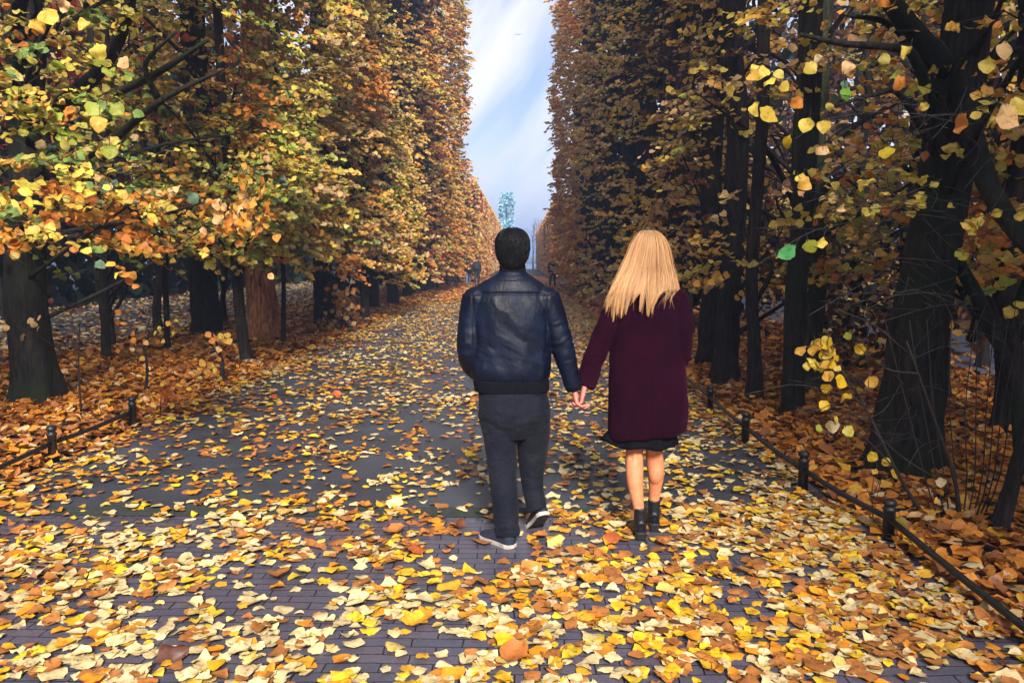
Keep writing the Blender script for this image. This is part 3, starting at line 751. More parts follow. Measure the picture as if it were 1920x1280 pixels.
# --- woods behind (one could not count them)
def wood(name, label, boxes, seed, mat=M_LEAFD):
    rg = np.random.default_rng(seed); Ps, Ss, Cs = [], [], []
    for (x0, x1, y0, y1, z0, z1, n, sz, pal, thr) in boxes:
        P = np.stack([rg.uniform(x0, x1, n), rg.uniform(y0, y1, n), rg.uniform(z0, z1, n)], 1)
        P = P[fbm(P * .45, seed, 2) > thr]; k = len(P)
        Ps.append(P); Ss.append(rg.uniform(*sz, k)); Cs.append(pick(rg, P, pal, .3, seed, .3) * rg.uniform(.6, 1.3, (k, 1)))
    P, S, C = np.concatenate(Ps), np.concatenate(Ss), np.concatenate(Cs); n = len(P)
    o = link(name, leaf_cloud(name, P, rg.normal(0, 1, (n, 3)), rg.normal(0, .6, (n, 3)) + np.array([0, -.3, .6]), S, C, T_FAR, rg, .2), mat)
    return tag(o, label, kind='stuff')
DARKS = [(DGR, 4), ((.022, .034, .02), 2), (DBR, 1.5)]
wood('evergreen_wood', 'dark evergreen wood behind the side path', [(-22, -13.6, -8, 70, .1, 13, 26000, (.35, .6), DARKS, .3), (-14.5, -6.3, -6, 60, 4.6, 9.5, 15000, (.18, .32), [(OLIVE, 1), (TAN, 1.6), (BRN, 2), (DGR, 3), (RED, .3)], .42)], 401)
wood('autumn_thicket', 'yellow and rust brown thicket behind the dark trunks', [(10.2, 18, -6, 70, .1, 13, 24000, (.3, .5), [(DBR, 2.5), (DGR, 2), (BRN, 2), (TAN, .8)], .3), (4.6, 9.5, 6, 40, .2, 2.4, 9000, (.09, .15), [(DBR, 3), (BRN, 2), (DGR, 2), (TAN, .6), (GOLD, .4)], .45), (4.0, 6.2, 7.5, 20, .25, 2.9, 9000, (.07, .12), [(DBR, 3), (BRN, 2), (TAN, 1.2), (GOLD, .8), (DGR, 2)], .47), (4.2, 8.5, 4, 13, 2.0, 7.0, 6500, (.08, .13), [(BRN, 2), (TAN, 2), (GOLD, 1.4), (ORA, 1.2), (YEL, .8), (DBR, 1.5)], .47), (4.2, 8.5, 13, 40, 1.0, 9.0, 10000, (.12, .2), [(BRN, 1.5), (DBR, 3), (DGR, 2), (TAN, .5)], .42)], 402)
# bare dark stems standing in the thickets: one mesh, copied
def stems(label, group, spots, seed):
    rg = np.random.default_rng(seed); src = None
    for (x, y) in spots:
        if src is None:
            src = empty('leafless_tree', (x, y, .1)); mb = MB(); P, r = trunk_mesh(mb, (0, 0), .075, .035, 8, (.25, .1), .4, seed, 12, .16)
            crown_limbs(mb, rg, P, r, np.stack([rg.normal(0, .8, 16), rg.normal(0, .8, 16), rg.uniform(1.2, 7, 16)], 1), .03)
            mb.build('trunk', M_BARK, src); o = src
        else:
            o = src.copy(); col.objects.link(o); o.location = (x, y, .1)
            for ch in src.children:
                c = ch.copy(); col.objects.link(c); c.parent = o
        o.rotation_euler = (0, 0, rg.uniform(0, 6.28)); k = rg.uniform(.7, 1.5); o.scale = (k, k, 1)
        tag(o, label, 'tree', group)
stems('thin bare dark stem among the yellow brown thicket behind the massive trunk', 'bare stems in the thicket behind the massive trunk', [(4.9, 6.2), (5.4, 7.4), (4.6, 8.6), (6.1, 8.2), (5.0, 10.4), (6.4, 11.0), (4.2, 12.0), (5.6, 13.5), (4.4, 15), (7.2, 9.6), (3.9, 10.8)], 611)
stems('thin bare dark stem between the side path and the left row of trunks', 'bare stems beside the pale side path', [(-7.3, 10.2), (-7.1, 13.6), (-6.9, 18.5), (-7.4, 16.2), (-7.2, 21.5), (-13.6, 15.5), (-13.5, 20.5), (-13.8, 26)], 612)
# red leaved tree glimpsed at the upper left
def maple():
    rg = np.random.default_rng(77); b = (-9.6, 13.5); root = empty('red_maple', (b[0], b[1], .1)); tag(root, 'dark red leaved tree glimpsed beyond the thick trunk at the upper left', 'tree')
    mb = MB(); P, r = trunk_mesh(mb, (0, 0), .16, .08, 7, (.3, 0), .4, 77, 14); n = 2600
    Q = rg.normal(0, 1, (n, 3)) * np.array([1.5, 1.6, 1.5]) + np.array([.5, 0, 5.2]); Q = Q[fbm(Q * .9, 5, 2) > .44]; n = len(Q)
    crown_limbs(mb, rg, P, r, Q[rg.integers(0, n, 16)], .05)
    mb.build('trunk', M_BARK, root)
    link('crown', leaf_cloud('crown', Q, rg.normal(0, 1, (n, 3)), rg.normal(0, .5, (n, 3)) + np.array([.2, -.5, .7]), rg.uniform(.09, .14, n), np.array([RED, (.22, .03, .03), (.40, .07, .03)])[rg.integers(0, 3, n)], T_MED, rg, .25), M_LEAF, root)
maple()

# --- saplings and shrubs by the path
def sapling(label, stem, r0, items, seed, twigs=(), mat=M_TWIG, name='sapling', face=.7):
    rg = np.random.default_rng(seed); b = np.array(at(*stem[0])); b[2] = bank1(b[0], b[1])
    root = empty(name, tuple(b)); tag(root, label, 'sapling')
    pts = [tuple(at(*p)) for p in stem]; pts[0] = (b[0], b[1], b[2] - .05)
    mb = MB(); limb(mb, pts, r0, r0 * .3, 8, 16, seed)
    for t_ in twigs: px_limb(mb, t_, r0 * .35, .0025, 5, 9, seed)
    mb.v = [v - b for v in mb.v]; mb.build('stem', mat, root)
    a, tw = hand_leaves(items, rg, face)
    fo = link('foliage', leaf_cloud('foliage', a['P'] - b, a['D'], a['N'], a['S'], a['C'], T_FINE, rg, .2, .03), M_LEAF, root)
    add_twigs(fo, tw[0] - b, tw[1] - b, .0025, .0015, mat)
    return root
rgs = np.random.default_rng(5)
Yb = (.72, .46, .02)
items = [(1577, 715, 4.55, .105, Yb), (1585, 745, 4.55, .10, Yb), (1545, 760, 4.55, .085, Yb), (1552, 705, 4.6, .08, GOLD), (1570, 690, 4.6, .06, YEL), (1550, 728, 4.6, .08, Yb), (1568, 788, 4.5, .07, YEL), (1560, 800, 4.5, .09, CREAM), (1592, 808, 4.5, .09, (.65, .55, .10)), (1635, 716, 4.5, .09, GOLD), (1612, 654, 4.6, .085, Yb), (1590, 630, 4.6, .06, LIME), (1535, 803, 4.5, .06, LIME), (1500, 655, 4.6, .09, GOLD)]
items += [(rgs.uniform(1512, 1565), rgs.uniform(640, 690), 4.6, rgs.uniform(.06, .1), [Yb, YEL, GOLD][k % 3]) for k in range(22)]
sapling('young tree with bright yellow leaves in front of the massive trunk', [(1745, 1000, 4.8), (1690, 900, 4.75), (1620, 760, 4.65), (1555, 660, 4.6)], .014, items, 501,
        [[(1620, 760, 4.65), (1590, 740, 4.6), (1560, 735, 4.55)], [(1680, 880, 4.7), (1620, 820, 4.6), (1565, 795, 4.5)], [(1600, 720, 4.62), (1620, 700, 4.55), (1640, 712, 4.5)], [(1560, 665, 4.6), (1530, 650, 4.6), (1505, 650, 4.6)]])
sapling('seedling with few large yellow leaves close behind the low rail', [(1640, 985, 4.75), (1635, 930, 4.75), (1640, 880, 4.7)], .005,
        [(1636, 856, 4.7, .085, Yb), (1662, 866, 4.7, .07, (.72, .5, .04)), (1606, 890, 4.65, .10, GOLD), (1676, 889, 4.7, .09, (.74, .5, .03)), (1640, 884, 4.7, .05, GOLD)], 502, [[(1637, 930, 4.75), (1650, 900, 4.72), (1672, 885, 4.7)], [(1636, 940, 4.75), (1622, 910, 4.7), (1608, 885, 4.66)]])
items = [(1765, 905, 4.3, .07, CREAM), (1762, 922, 4.3, .06, GOLD), (1756, 938, 4.3, .05, GOLD), (1690, 980, 4.4, .1, OLIVE)]
sapling('bare shrub of many thin stems with a few hanging dry leaves', [(1800, 1000, 4.75), (1790, 900, 4.7), (1750, 780, 4.6), (1700, 640, 4.5)], .016, items, 503,
        [[(1790 + dx * .3, 1000, 4.8), (1785 + dx * .7, 900, 4.7), (1770 + dx, 760, 4.6), (1750 + dx * 1.3 + k * 7 % 31, 600, 4.5)] for k, dx in enumerate((-70, -40, -20, 10, 40, 60, 80, 95, 110, 125))] + [[(1760, 900, 4.6), (1690, 855, 4.5), (1640, 810, 4.4)], [(1720, 700, 4.5), (1660, 690, 4.4), (1600, 640, 4.3)], [(1700, 660, 4.5), (1640, 610, 4.4), (1570, 580, 4.3)]], name='bare_shrub')
def tw_pts(cx, cy, Y, n, sx, sy, cols_, s=(.06, .09)):
    return [(cx + rgs.normal(0, sx), cy + rgs.normal(0, sy), Y + rgs.normal(0, .1), rgs.uniform(*s), cols_[rgs.integers(len(cols_))]) for _ in range(n)]
sapling('little tree with orange leaves in the leaf litter on the left verge', [(272, 735, 9.3), (276, 690, 9.2), (270, 640, 9.1), (285, 585, 9.0)], .022, tw_pts(265, 640, 9, 12, 35, 30, [ORA, PEACH, GOLD]) + tw_pts(305, 625, 9, 9, 14, 20, [GOLD, YEL]) + [(262, 590, 9, .1, ORA), (248, 655, 9, .07, PEACH)], 504, [[(272, 650, 9.1), (230, 655, 9), (195, 660, 8.9)], [(275, 640, 9.1), (300, 600, 9), (320, 570, 8.9)]])
sapling('little tree with golden leaf tufts at the path edge', [(418, 705, 10.3), (414, 670, 10.2), (405, 640, 10.1)], .04, tw_pts(412, 635, 10, 14, 16, 7, [GOLD, ORA, PEACH, YEL], (.08, .12)) + tw_pts(395, 697, 10, 16, 18, 10, [GOLD, ORA, YEL], (.08, .12)), 505, [[(414, 670, 10.2), (390, 640, 10.1), (375, 645, 10)]])
sapling('knee high sprig of rust orange leaves by the second rail post', [(300, 765, 8.0), (302, 745, 8), (310, 725, 8)], .008, tw_pts(312, 740, 8, 30, 16, 16, [ORA, (.5, .13, .02), GOLD], (.07, .10)), 506)
sapling('thin bare sapling standing between the two left rail posts', [(153, 790, 7.9), (150, 740, 7.8), (147, 680, 7.7), (150, 600, 7.6)], .014, tw_pts(40, 610, 7.2, 8, 25, 12, [PEACH, TAN]), 507, [[(147, 690, 7.7), (90, 640, 7.5), (30, 610, 7.2)]])
sapling('low bush of brown orange leaves under the left tree wall', [(640, 625, 17.5), (642, 590, 17.4), (645, 560, 17.3)], .02, tw_pts(640, 565, 17.3, 60, 16, 14, [TAN, ORA, BRN], (.10, .14)) + tw_pts(635, 600, 17.3, 60, 22, 14, [DGR, BRN, TAN], (.1, .15)) + tw_pts(620, 612, 17, 14, 8, 6, [GOLD]), 508)

# far tree beyond the pond and the bare tree near its bank
def far_conifer():
    rg = np.random.default_rng(88); b = at(950, 470, 150); x, y = b.x, 150
    root = empty('tall_poplar', (x, y, 0)); tag(root, 'pale blue green column of a tree far beyond the avenue', 'tree')
    mb = MB(); trunk_mesh(mb, (0, 0), .35, .1, 13, (0, 0), .3, 5, 10); mb.build('trunk', M_BARK, root)
    n = 2600; z = rg.uniform(1.5, 13.8, n); rr = 1.6 * np.sqrt(rg.uniform(0, 1, n)) * np.interp(z, [1, 5, 12, 14], [.6, .85, 1, .7]); a = rg.uniform(0, 6.28, n)
    P = np.stack([rr * np.cos(a), rr * np.sin(a), z], 1)
    P = P[fbm(P * .9, 3, 2) > .42]; n = len(P)
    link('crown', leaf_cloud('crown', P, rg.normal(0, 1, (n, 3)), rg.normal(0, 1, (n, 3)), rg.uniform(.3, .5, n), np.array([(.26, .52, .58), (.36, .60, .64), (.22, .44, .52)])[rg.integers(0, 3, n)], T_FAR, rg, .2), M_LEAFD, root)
far_conifer()
def bare_tree():
    rg = np.random.default_rng(89); b = at(1000, 480, 122)
    root = empty('bare_tree', (b.x, 122, 0)); tag(root, 'leafless grey tree at the far end of the avenue', 'tree')
    mb = MB()
    def grow(p, d, L_, r, lv):
        q = p + d * L_; limb(mb, [p, (p + q) / 2 + rg.normal(0, .06 * L_, 3), q], r, r * .6, 6, 6, lv)
        if lv < 5:
            for _ in range(2 if lv < 1 else 3):
                nd = nrm(d + rg.normal(0, .42, 3) + np.array([0, 0, .12])); grow(q, nd, L_ * rg.uniform(.6, .8), r * .6, lv + 1)
    grow(np.array([0, 0, -.1]), np.array([0, 0, 1.]), 2.6, .16, 0)
    mb.build('trunk', simple_mat('grey_branch', (.16, .16, .19), .8), root)
bare_tree()

# unseen trees beside and behind the camera, added to shade both verges
for k, (x, y) in enumerate(((-5.9, .6), (-5.9, -3.4), (4.9, -.4), (4.9, -4.4))):
    sgn = -1 if x < 0 else 1
    face = -4.9 if sgn < 0 else 3.8
    cr = dict(n=520, xr_face=face, side=sgn, yr=(y - 1.9, y + 1.9), zr=(2.6, 9), depth=.9, thr=.36, seed=600 + k, size=(.15, .24), m=10, pal=PAL_MID, bulge=.4, L=(.4, .9))
    lime_tree(['lime tree of the row just left of the viewer', 'lime tree behind the viewer on the left', 'lime tree of the row just right of the viewer', 'lime tree behind the viewer on the right'][k],
              (x, y), .2, .13, 11, M_BARK, 700 + k, sgn, [cr], limbs=10)
# ------------------------------------------------------------------ fallen leaves
M_FALL = leaf_mat('fallen_leaf', .12, .45, True, .4)
FPAL = [((.74, .58, .30), 1.0), ((.76, .52, .14), 2.0), ((.78, .54, .04), 2.4), ((.80, .48, .02), 2.6), ((.80, .42, .03), 3.0), ((.78, .32, .02), 2.2), ((.72, .27, .02), 1.5), (BRN, .3), ((.42, .16, .04), .6)]
VPAL = [((.74, .27, .03), 2.4), (PEACH, 2.0), ((.62, .23, .04), 2.2), (BRN, .8), ((.80, .44, .04), 2.2), (CREAM, .9), ((.36, .13, .04), 1.2)]
fallen_spots = [(gp(940, 1035).x, gp(940, 1035).y + .02, .21), (gp(1000, 992).x, gp(1000, 992).y, .17), (gp(1202, 1018).x, gp(1202, 1018).y, .13), (gp(1234, 1002).x, gp(1234, 1002).y, .13)]
def litter(name, label, region, n_try, dens, pal, tmpl, size, tilt, zj, seed, curl=.22, ragged=.05, palmix=None):
    rg = np.random.default_rng(seed); x0, x1, y0, y1 = region
    P = np.stack([rg.uniform(x0, x1, n_try), rg.uniform(y0, y1, n_try)], 1)
    area = (x1 - x0) * (y1 - y0)
    d = dens(P[:, 0], P[:, 1]); keep = rg.uniform(0, 1, n_try) < d / (n_try / area)
    for sx, sy, sr in fallen_spots: keep &= (P[:, 0] - sx) ** 2 + (P[:, 1] - sy) ** 2 > sr ** 2 * .5
    P = P[keep]; n = len(P)
    z = bank(P[:, 0], P[:, 1]) + .012 + rg.uniform(0, 1, n) ** 2 * zj
    Q = np.stack([P[:, 0], P[:, 1], z], 1)
    a = rg.uniform(0, 6.28, n); D = np.stack([np.cos(a), np.sin(a), rg.normal(0, tilt * .5, n)], 1)
    Nn = np.stack([rg.normal(0, tilt, n), rg.normal(0, tilt, n), np.ones(n)], 1)
    S = rg.uniform(*size, n) * rg.uniform(.8, 1.15, n) * np.where(rg.uniform(0, 1, n) < .14, 1.3, 1)
    C = pick(rg, Q, pal, 1.3, seed, .9) * rg.uniform(.72, 1.12, (n, 1))
    if palmix is not None:
        v = palmix(P[:, 0], P[:, 1]); sel = rg.uniform(0, 1, n) < v * .55
        C[sel] = pick(rg, Q[sel], VPAL, 1.0, seed, .45) * rg.uniform(.7, 1.12, (sel.sum(), 1))
    o = link(name, leaf_cloud(name, Q, D, Nn, S, np.clip(C, .004, .8), tmpl, rg, curl, ragged), M_FALL)
    tag(o, label, kind='stuff')
    return o, Q, D, S
def clump(x, y, f, seed):
    return fbm(np.stack([x * f, y * f, x * 0], 1), seed, 3)
def on_path(x): return (x > -3.7) & (x < 2.12)
def edge_verge(x, y):
    e = (clump(y * 0 + 3, y, .8, 71) - .5) * .9
    L_ = np.clip((-3.25 + e - x) / .5, 0, 1); R_ = np.clip((x - 1.75 - e) / .5, 0, 1)
    far = np.clip((y - 26) / 8, 0, 1)
    return np.maximum(np.maximum(L_, R_), far * .9)
def dens_path(x, y):
    c = clump(x, y, 2.8, 61)
    brick = np.clip((c - .35) * 6, .25, 1.1) * 440
    rightw = np.clip((x - .2) / 1.6, 0, 1)
    asph = np.clip((c - .30) * 4, .35, 1.1) * (112 + 190 * rightw) * np.interp(y, [5, 9, 16, 30], [1, .95, .8, 1.2])
    d = np.where(y < 4.95 + 1.6 * (clump(x, y, 1.1, 77) - .5), brick * (1 + .25 * np.clip(x, -.2, 1)), asph)
    # a trodden patch near the pair
    hole = np.exp(-(((x + .28) / .32) ** 2 + ((y - 4.1) / .28) ** 2)) + .8 * np.exp(-(((x - .05) / .2) ** 2 + ((y - 4.5) / .25) ** 2))
    d = d * (1 - .9 * np.clip(hole, 0, 1))
    v = edge_verge(x, y)
    return np.where(on_path(x), d + v * 260, 0)
def dens_verge(x, y):
    return np.where(on_path(x), 0, np.where(x < -7.4, 60, np.where(x > 6, 60, 420))) * np.interp(y, [0, 14, 40], [1, .9, .5])
litter('fallen_leaves', 'yellow, cream and orange leaves strewn over the paving', (-3.7, 2.2, 2.5, 7.5), 30000, dens_path, FPAL, T_FINE, (.038, .086), .13, .018, 801, .22, .08, edge_verge)
litter('fallen_leaves', 'pale and golden leaves scattered far along the asphalt', (-3.7, 2.2, 7.5, 30), 60000, dens_path, FPAL, T_MED, (.05, .092), .12, .03, 802, .22, .04, edge_verge)
litter('fallen_leaves', 'orange leaf drift covering the far end of the avenue', (-3.7, 2.2, 30, 72), 40000, lambda x, y: 150 + 0 * x, VPAL, T_FAR, (.12, .18), .25, .03, 803, .2)
litter('leaf_litter', 'rust and orange leaf litter on the verges', (-8.5, 6.5, 2.6, 12), 90000, dens_verge, VPAL, T_MED, (.06, .11), .38, .05, 804, .3, .05)
litter('leaf_litter', 'brown leaf litter under the farther trees', (-9, 7, 12, 52), 120000, lambda x, y: dens_verge(x, y) * .62, VPAL, T_FAR, (.11, .16), .4, .05, 805, .25)
litter('leaf_litter', 'pale leaves lying on the side path', (-14, -7, 2, 58), 30000, lambda x, y: 52 + 0 * x, [(CREAM, 3), (TAN, 2), (GOLD, 1), (BRN, 1)], T_FAR, (.09, .14), .3, .12, 806, .25)

# single leaves that stand out
def fallen_leaf(label, px, py, size, c, ang, tilt=(.0, .0), curl=.3, seed=0, z=.035):
    p = gp(px, py, z + .0); rg = np.random.default_rng(seed)
    D = np.array([[math.cos(ang), math.sin(ang), 0]]); Nn = np.array([[tilt[0], tilt[1], 1.]])
    o = link('fallen_leaf', leaf_cloud('fallen_leaf', np.zeros((1, 3)), D, Nn, np.array([size]), np.array([c]), T_FINE, rg, curl, .07), M_FALL)
    o.location = p; tag(o, label, 'leaf', 'single fallen leaves that stand out')
fallen_leaf('large rust orange pointed leaf lying among paler ones at the lower middle', 965, 1222, .125, (.42, .14, .03), 2.6, (0, -.5), .25, 1, .05)
fallen_leaf('bright yellow heart shaped leaf on bare bricks near the lower middle', 948, 1198, .10, (.76, .50, .02), 1.0, (0, -.4), .12, 2)
fallen_leaf('pale yellow curled leaf alone beside the heel of the man', 1040, 1012, .10, (.72, .55, .14), 2.4, (.1, -.7), .3, 3, .05)
fallen_leaf('dark rust leaf standing up left of the planted shoe', 783, 1026, .09, (.36, .09, .02), 1.3, (0, -1.0), .25, 4, .05)
fallen_leaf('small deep red leaf on the bare asphalt on the left', 512, 743, .11, (.42, .05, .02), 1.2, (0, -1.1), .2, 5, .05)
fallen_leaf('red orange leaf upright on the asphalt right of the small deep red one', 632, 738, .10, (.5, .10, .02), .4, (.2, -.9), .2, 6, .05)
fallen_leaf('wide orange maple like leaf below the planted shoe', 996, 1062, .12, (.58, .26, .06), .6, (0, -.5), .3, 7, .03)
fallen_leaf('dark brown crumpled leaf on bricks at the lower left', 325, 1215, .11, (.10, .035, .02), 2.0, (.3, -.5), .6, 8, .04)
fallen_leaf('rosy brown leaf on edge at the far left of the bricks', 50, 1085, .11, (.36, .16, .10), 1.5, (-.3, -.9), .4, 9, .05)
fallen_leaf('red brown leaf propped up behind the boots of the woman', 1148, 1005, .10, (.34, .08, .02), 2.9, (.2, -.6), .4, 10, .04)

# ------------------------------------------------------------------ low railings
M_IRON = simple_mat('black_iron', (.010, .010, .012), .5, (.004, .004, .006), 25, .25, 90)
def railing(label, posts, rails_out, seed):
    root = empty('low_railing', (posts[0][0], posts[0][1], 0)); off = np.array([posts[0][0], posts[0][1], 0]); tag(root, label, 'railing')
    tops = []
    for x, y, h in posts:
        mb = MB(); r = .034
        prof = [(-.1, r), (h * .72, r), (h * .74, r * 1.18), (h * .78, r * 1.18), (h * .80, r * .86), (h * .85, r * .86), (h * .87, r * 1.15), (h * .95, r * 1.1), (h * .99, r * .7), (h, r * .15)]
        mb.add(*tube_vf([(x, y, z) for z, _ in prof], [q for _, q in prof], 18))
        mb.v = [v - off for v in mb.v]; mb.build('post', M_IRON, root)
        tops.append((x, y, h * .52))
    pts = rails_out[0] + tops + rails_out[1]
    for a, b in zip(pts[:-1], pts[1:]):
        a, b = np.array(a), np.array(b); d = nrm(b - a); mb = MB()
        m_ = (a + b) / 2 + np.array([0, 0, -.012])
        mb.add(*tube_vf(spline([a + d * .02, m_, b - d * .02], 9), np.full(9, .0185), 12))
        mb.v = [v - off for v in mb.v]; mb.build('rail', M_IRON, root)
def post_at(px, py, h): g = gp(px, py); return (g.x, g.y, h)
PR = [post_at(1665, 1012, .245), post_at(1505, 920, .29), post_at(1397, 832, .29), post_at(1331, 769, .28)]
railing('black iron rail on low posts edging the right verge', PR, ([(2.14, 2.3, .045)], [(2.12, 10.4, .13), (2.15, 12.6, .12)]), 1)
PL = [post_at(100, 866, .30), post_at(250, 800, .30)]
g0 = gp(0, 878)
railing('black iron rail on two low posts edging the left verge', PL, ([(-3.72, 4.6, .13)], []), 2)

# a gull in the sky
def gull():
    p = at(972, 66, 60); root = empty('gull', p); tag(root, 'tiny gull gliding in the pale sky between the tree walls', 'bird')
    mb = MB(); mb.add(*tube_vf(spline([(0, -.2, 0), (0, 0, .02), (0, .22, 0)], 9), [.01, .04, .06, .07, .07, .06, .05, .04, .01], 8))
    root.scale = (.55, .55, .55); mb.build('body', simple_mat('gull_grey', (.30, .30, .32), .8), root)
    for s in (-1, 1):
        V = []; F = []
        pts = [(0, 0, .02), (s * .2, .06, .14), (s * .42, -.02, .10), (s * .58, -.14, .03)]; ch = [.16, .14, .10, .02]
        for (x, y, z), c in zip(pts, ch): V += [(x, y + c / 2, z + .006), (x, y - c / 2, z + .004), (x, y - c / 2, z - .004), (x, y + c / 2, z - .006)]
        for i in range(3):
            for j in range(4): F.append((i * 4 + j, i * 4 + (j + 1) % 4, i * 4 + 4 + (j + 1) % 4, i * 4 + 4 + j))
        F += [(3, 2, 1, 0), (12, 13, 14, 15)]
        MB().add(V, F).build('wing', bpy.data.materials['gull_grey'], root)
gull()
# ------------------------------------------------------------------ people
def skin_mat(name, c, c2):
    m, nt, b = new_mat(name); L = nt.links.new
    tc = N(nt, 'ShaderNodeTexCoord'); nz = N(nt, 'ShaderNodeTexNoise', Scale=14.0, Detail=6.0, Roughness=.7); L(tc.outputs['Object'], nz.inputs['Vector'])
    rp = ramp(nt, [(.3, c2), (.65, c)]); L(nz.outputs['Fac'], rp.inputs[0]); L(rp.outputs[0], b.inputs['Base Color'])
    b.inputs['Roughness'].default_value = .62; b.inputs['Subsurface Weight'].default_value = .12; b.inputs['Subsurface Radius'].default_value = (.02, .008, .004)
    b.inputs['Specular IOR Level'].default_value = .4
    n2 = N(nt, 'ShaderNodeTexNoise', Scale=120.0, Detail=4.0); L(tc.outputs['Object'], n2.inputs['Vector'])
    bp = N(nt, 'ShaderNodeBump', Strength=.25, Distance=.002); L(n2.outputs['Fac'], bp.inputs['Height']); L(bp.outputs[0], b.inputs['Normal'])
    return m
M_SKIN_M = skin_mat('skin', (.52, .24, .16), (.42, .16, .10))
M_SKIN_W = skin_mat('fair_skin', (.64, .25, .115), (.54, .16, .065))
M_HAND = skin_mat('pink_skin', (.62, .24, .19), (.52, .15, .11))
M_EYE = simple_mat('eye_white', (.7, .7, .68), .2)

def head_shape(mb, cx, cy, top, s=1.0, nose=True):
    h = [(-.245, .030, .028, .055), (-.232, .046, .048, .048), (-.205, .060, .072, .030), (-.16, .071, .092, .014), (-.11, .077, .101, .004), (-.06, .077, .100, -.004), (-.025, .063, .083, -.008), (-.008, .040, .055, -.008), (0, .012, .015, -.008)]
    mb.add(*stack_vf([(top + a * s, cx, cy + d * s, b * s, c * s, 2.1) for a, b, c, d in h], 28, 24))
    z = top - .135 * s
    mb.add(*tube_vf(spline([(cx, cy + .090 * s, z + .030 * s), (cx, cy + .105 * s, z + .004 * s), (cx, cy + .121 * s, z - .018 * s), (cx, cy + .104 * s, z - .030 * s)], 8), np.array([.009, .011, .015, .017, .017, .016, .014, .012]) * s, 10))
    mb.add(*ball_vf((cx, cy + .094 * s, z - .053 * s), (.024 * s, .011 * s, .0085 * s)))
    mb.add(*ball_vf((cx, cy + .093 * s, z - .064 * s), (.021 * s, .011 * s, .008 * s)))
    mb.add(*ball_vf((cx, cy + .094 * s, z + .038 * s), (.050 * s, .014 * s, .010 * s)))
    for sx in (-1, 1):
        mb.add(*ball_vf((cx + sx * .080 * s, cy - .006 * s, z), (.013 * s, .024 * s, .034 * s)))
        mb.add(*ball_vf((cx + sx * .046 * s, cy + .072 * s, z - .03 * s), (.024 * s, .02 * s, .02 * s)))

def eyes(root, cx, cy, top, s=1.0):
    for sx in (-1, 1):
        mb = MB(); mb.add(*ball_vf((cx + sx * .031 * s, cy + .088 * s, top - .117 * s), .0125 * s)); mb.build('eye', M_EYE, root)

def rotv(v, k, a):
    k = nrm(np.array(k, float)); v = np.array(v, float)
    return v * math.cos(a) + np.cross(k, v) * math.sin(a) + k * np.dot(k, v) * (1 - math.cos(a))

def hand_shape(mb, W, d, n, idx, curls, s=1.0, thumb=.6, gap=0.0):
    """palm from wrist W along d, palm facing n, idx points to the index side; curls per finger (three bends)"""
    W, d, n, idx = (np.array(x, float) for x in (W, d, n, idx)); d, n, idx = nrm(d), nrm(n), nrm(idx)
    K = W + d * .088 * s
    mb.add(*tube_vf([W - d * .02, W + d * .02, W + d * .055 * s, K, K + d * .006], np.array([(.026, .019), (.031, .017), (.040, .016), (.040, .013), (.034, .008)]) * s, 16, ref=idx))
    ln = [(.042, .025, .020), (.046, .028, .021), (.043, .026, .020), (.034, .020, .018)]
    for f in range(4):
        off = (.029 - .0193 * f) * (1 + gap)
        p = K + idx * off * s - d * .006 * s * abs(f - 1.2)
        dd = rotv(d, np.cross(d, n), 0); ax = np.cross(d, n); pts = [p - d * .02 * s, p]; a = 0
        dd = nrm(d + idx * (.10 - .07 * f))
        for sgm in range(3):
            a = curls[f][sgm]; dd = rotv(dd, ax, a); q = pts[-1] + dd * ln[f][sgm] * s; pts.append(q)
        r = np.array([.0088, .0092, .0082, .0078, .0062]) * s * (1, 1.03, .98, .86)[f]
        mb.add(*tube_vf(spline(pts, 15), np.interp(np.linspace(0, 1, 15), np.linspace(0, 1, 5), r), 10))
        mb.add(*ball_vf(pts[-1], .0062 * s))
    p = W + d * .022 * s + idx * .022 * s
    t1 = p + (idx * .75 + d * .6 + n * thumb * .5) * .040 * s; t2 = t1 + (idx * .25 + d * .85 + n * thumb) * .026 * s; t3 = t2 + (d * .8 + n * thumb * 1.2 - idx * .1) * .022 * s
    mb.add(*tube_vf(spline([p, t1, t2, t3], 12), np.interp(np.linspace(0, 1, 12), [0, .35, .7, 1], [.015, .0125, .0105, .008]) * s, 10)); mb.add(*ball_vf(t3, .008 * s))

def arm_tube(mb, pts, rad, n=16, k=20):
    P = spline(pts, k); r = np.interp(np.linspace(0, 1, k), np.linspace(0, 1, len(rad)), rad)
    mb.add(*tube_vf(P, r, n))

def finish(me, name, mat, root, disp=None, cut=None):
    if disp is not None:
        V = get_co(me); Nn = get_no(me); set_co(me, V + Nn * disp(V, Nn)[:, None])
    return link(name, me, mat, root)

def strands(name, paths, rad, mat, parent, colors=None):
    """tapered hair strands, paths (n,k,3), as one mesh"""
    n, k, _ = paths.shape
    T = nrm(np.gradient(paths, axis=1)); ref = np.array([.3, .9, .2])
    U = nrm(np.cross(T, ref)); W = np.cross(T, U)
    th = np.array([0, 2.094, 4.189]); r = np.asarray(rad)
    if r.ndim == 1: r = np.broadcast_to(r, (n, k))
    V = paths[:, :, None] + r[:, :, None, None] * (np.cos(th)[None, None, :, None] * U[:, :, None] + np.sin(th)[None, None, :, None] * W[:, :, None])
    V = V.reshape(-1, 3)
    q = []
    for i in range(k - 1):
        for j in range(3): q.append((i * 3 + j, i * 3 + (j + 1) % 3, (i + 1) * 3 + (j + 1) % 3, (i + 1) * 3 + j))
    q = np.array(q); quads = (q[None] + (np.arange(n) * k * 3)[:, None, None]).reshape(-1, 4)
    cols = colors if len(colors) == n * len(q) else np.repeat(colors, len(q), 0)
    return link(name, fast_mesh(name, V, quads, cols), mat, parent)

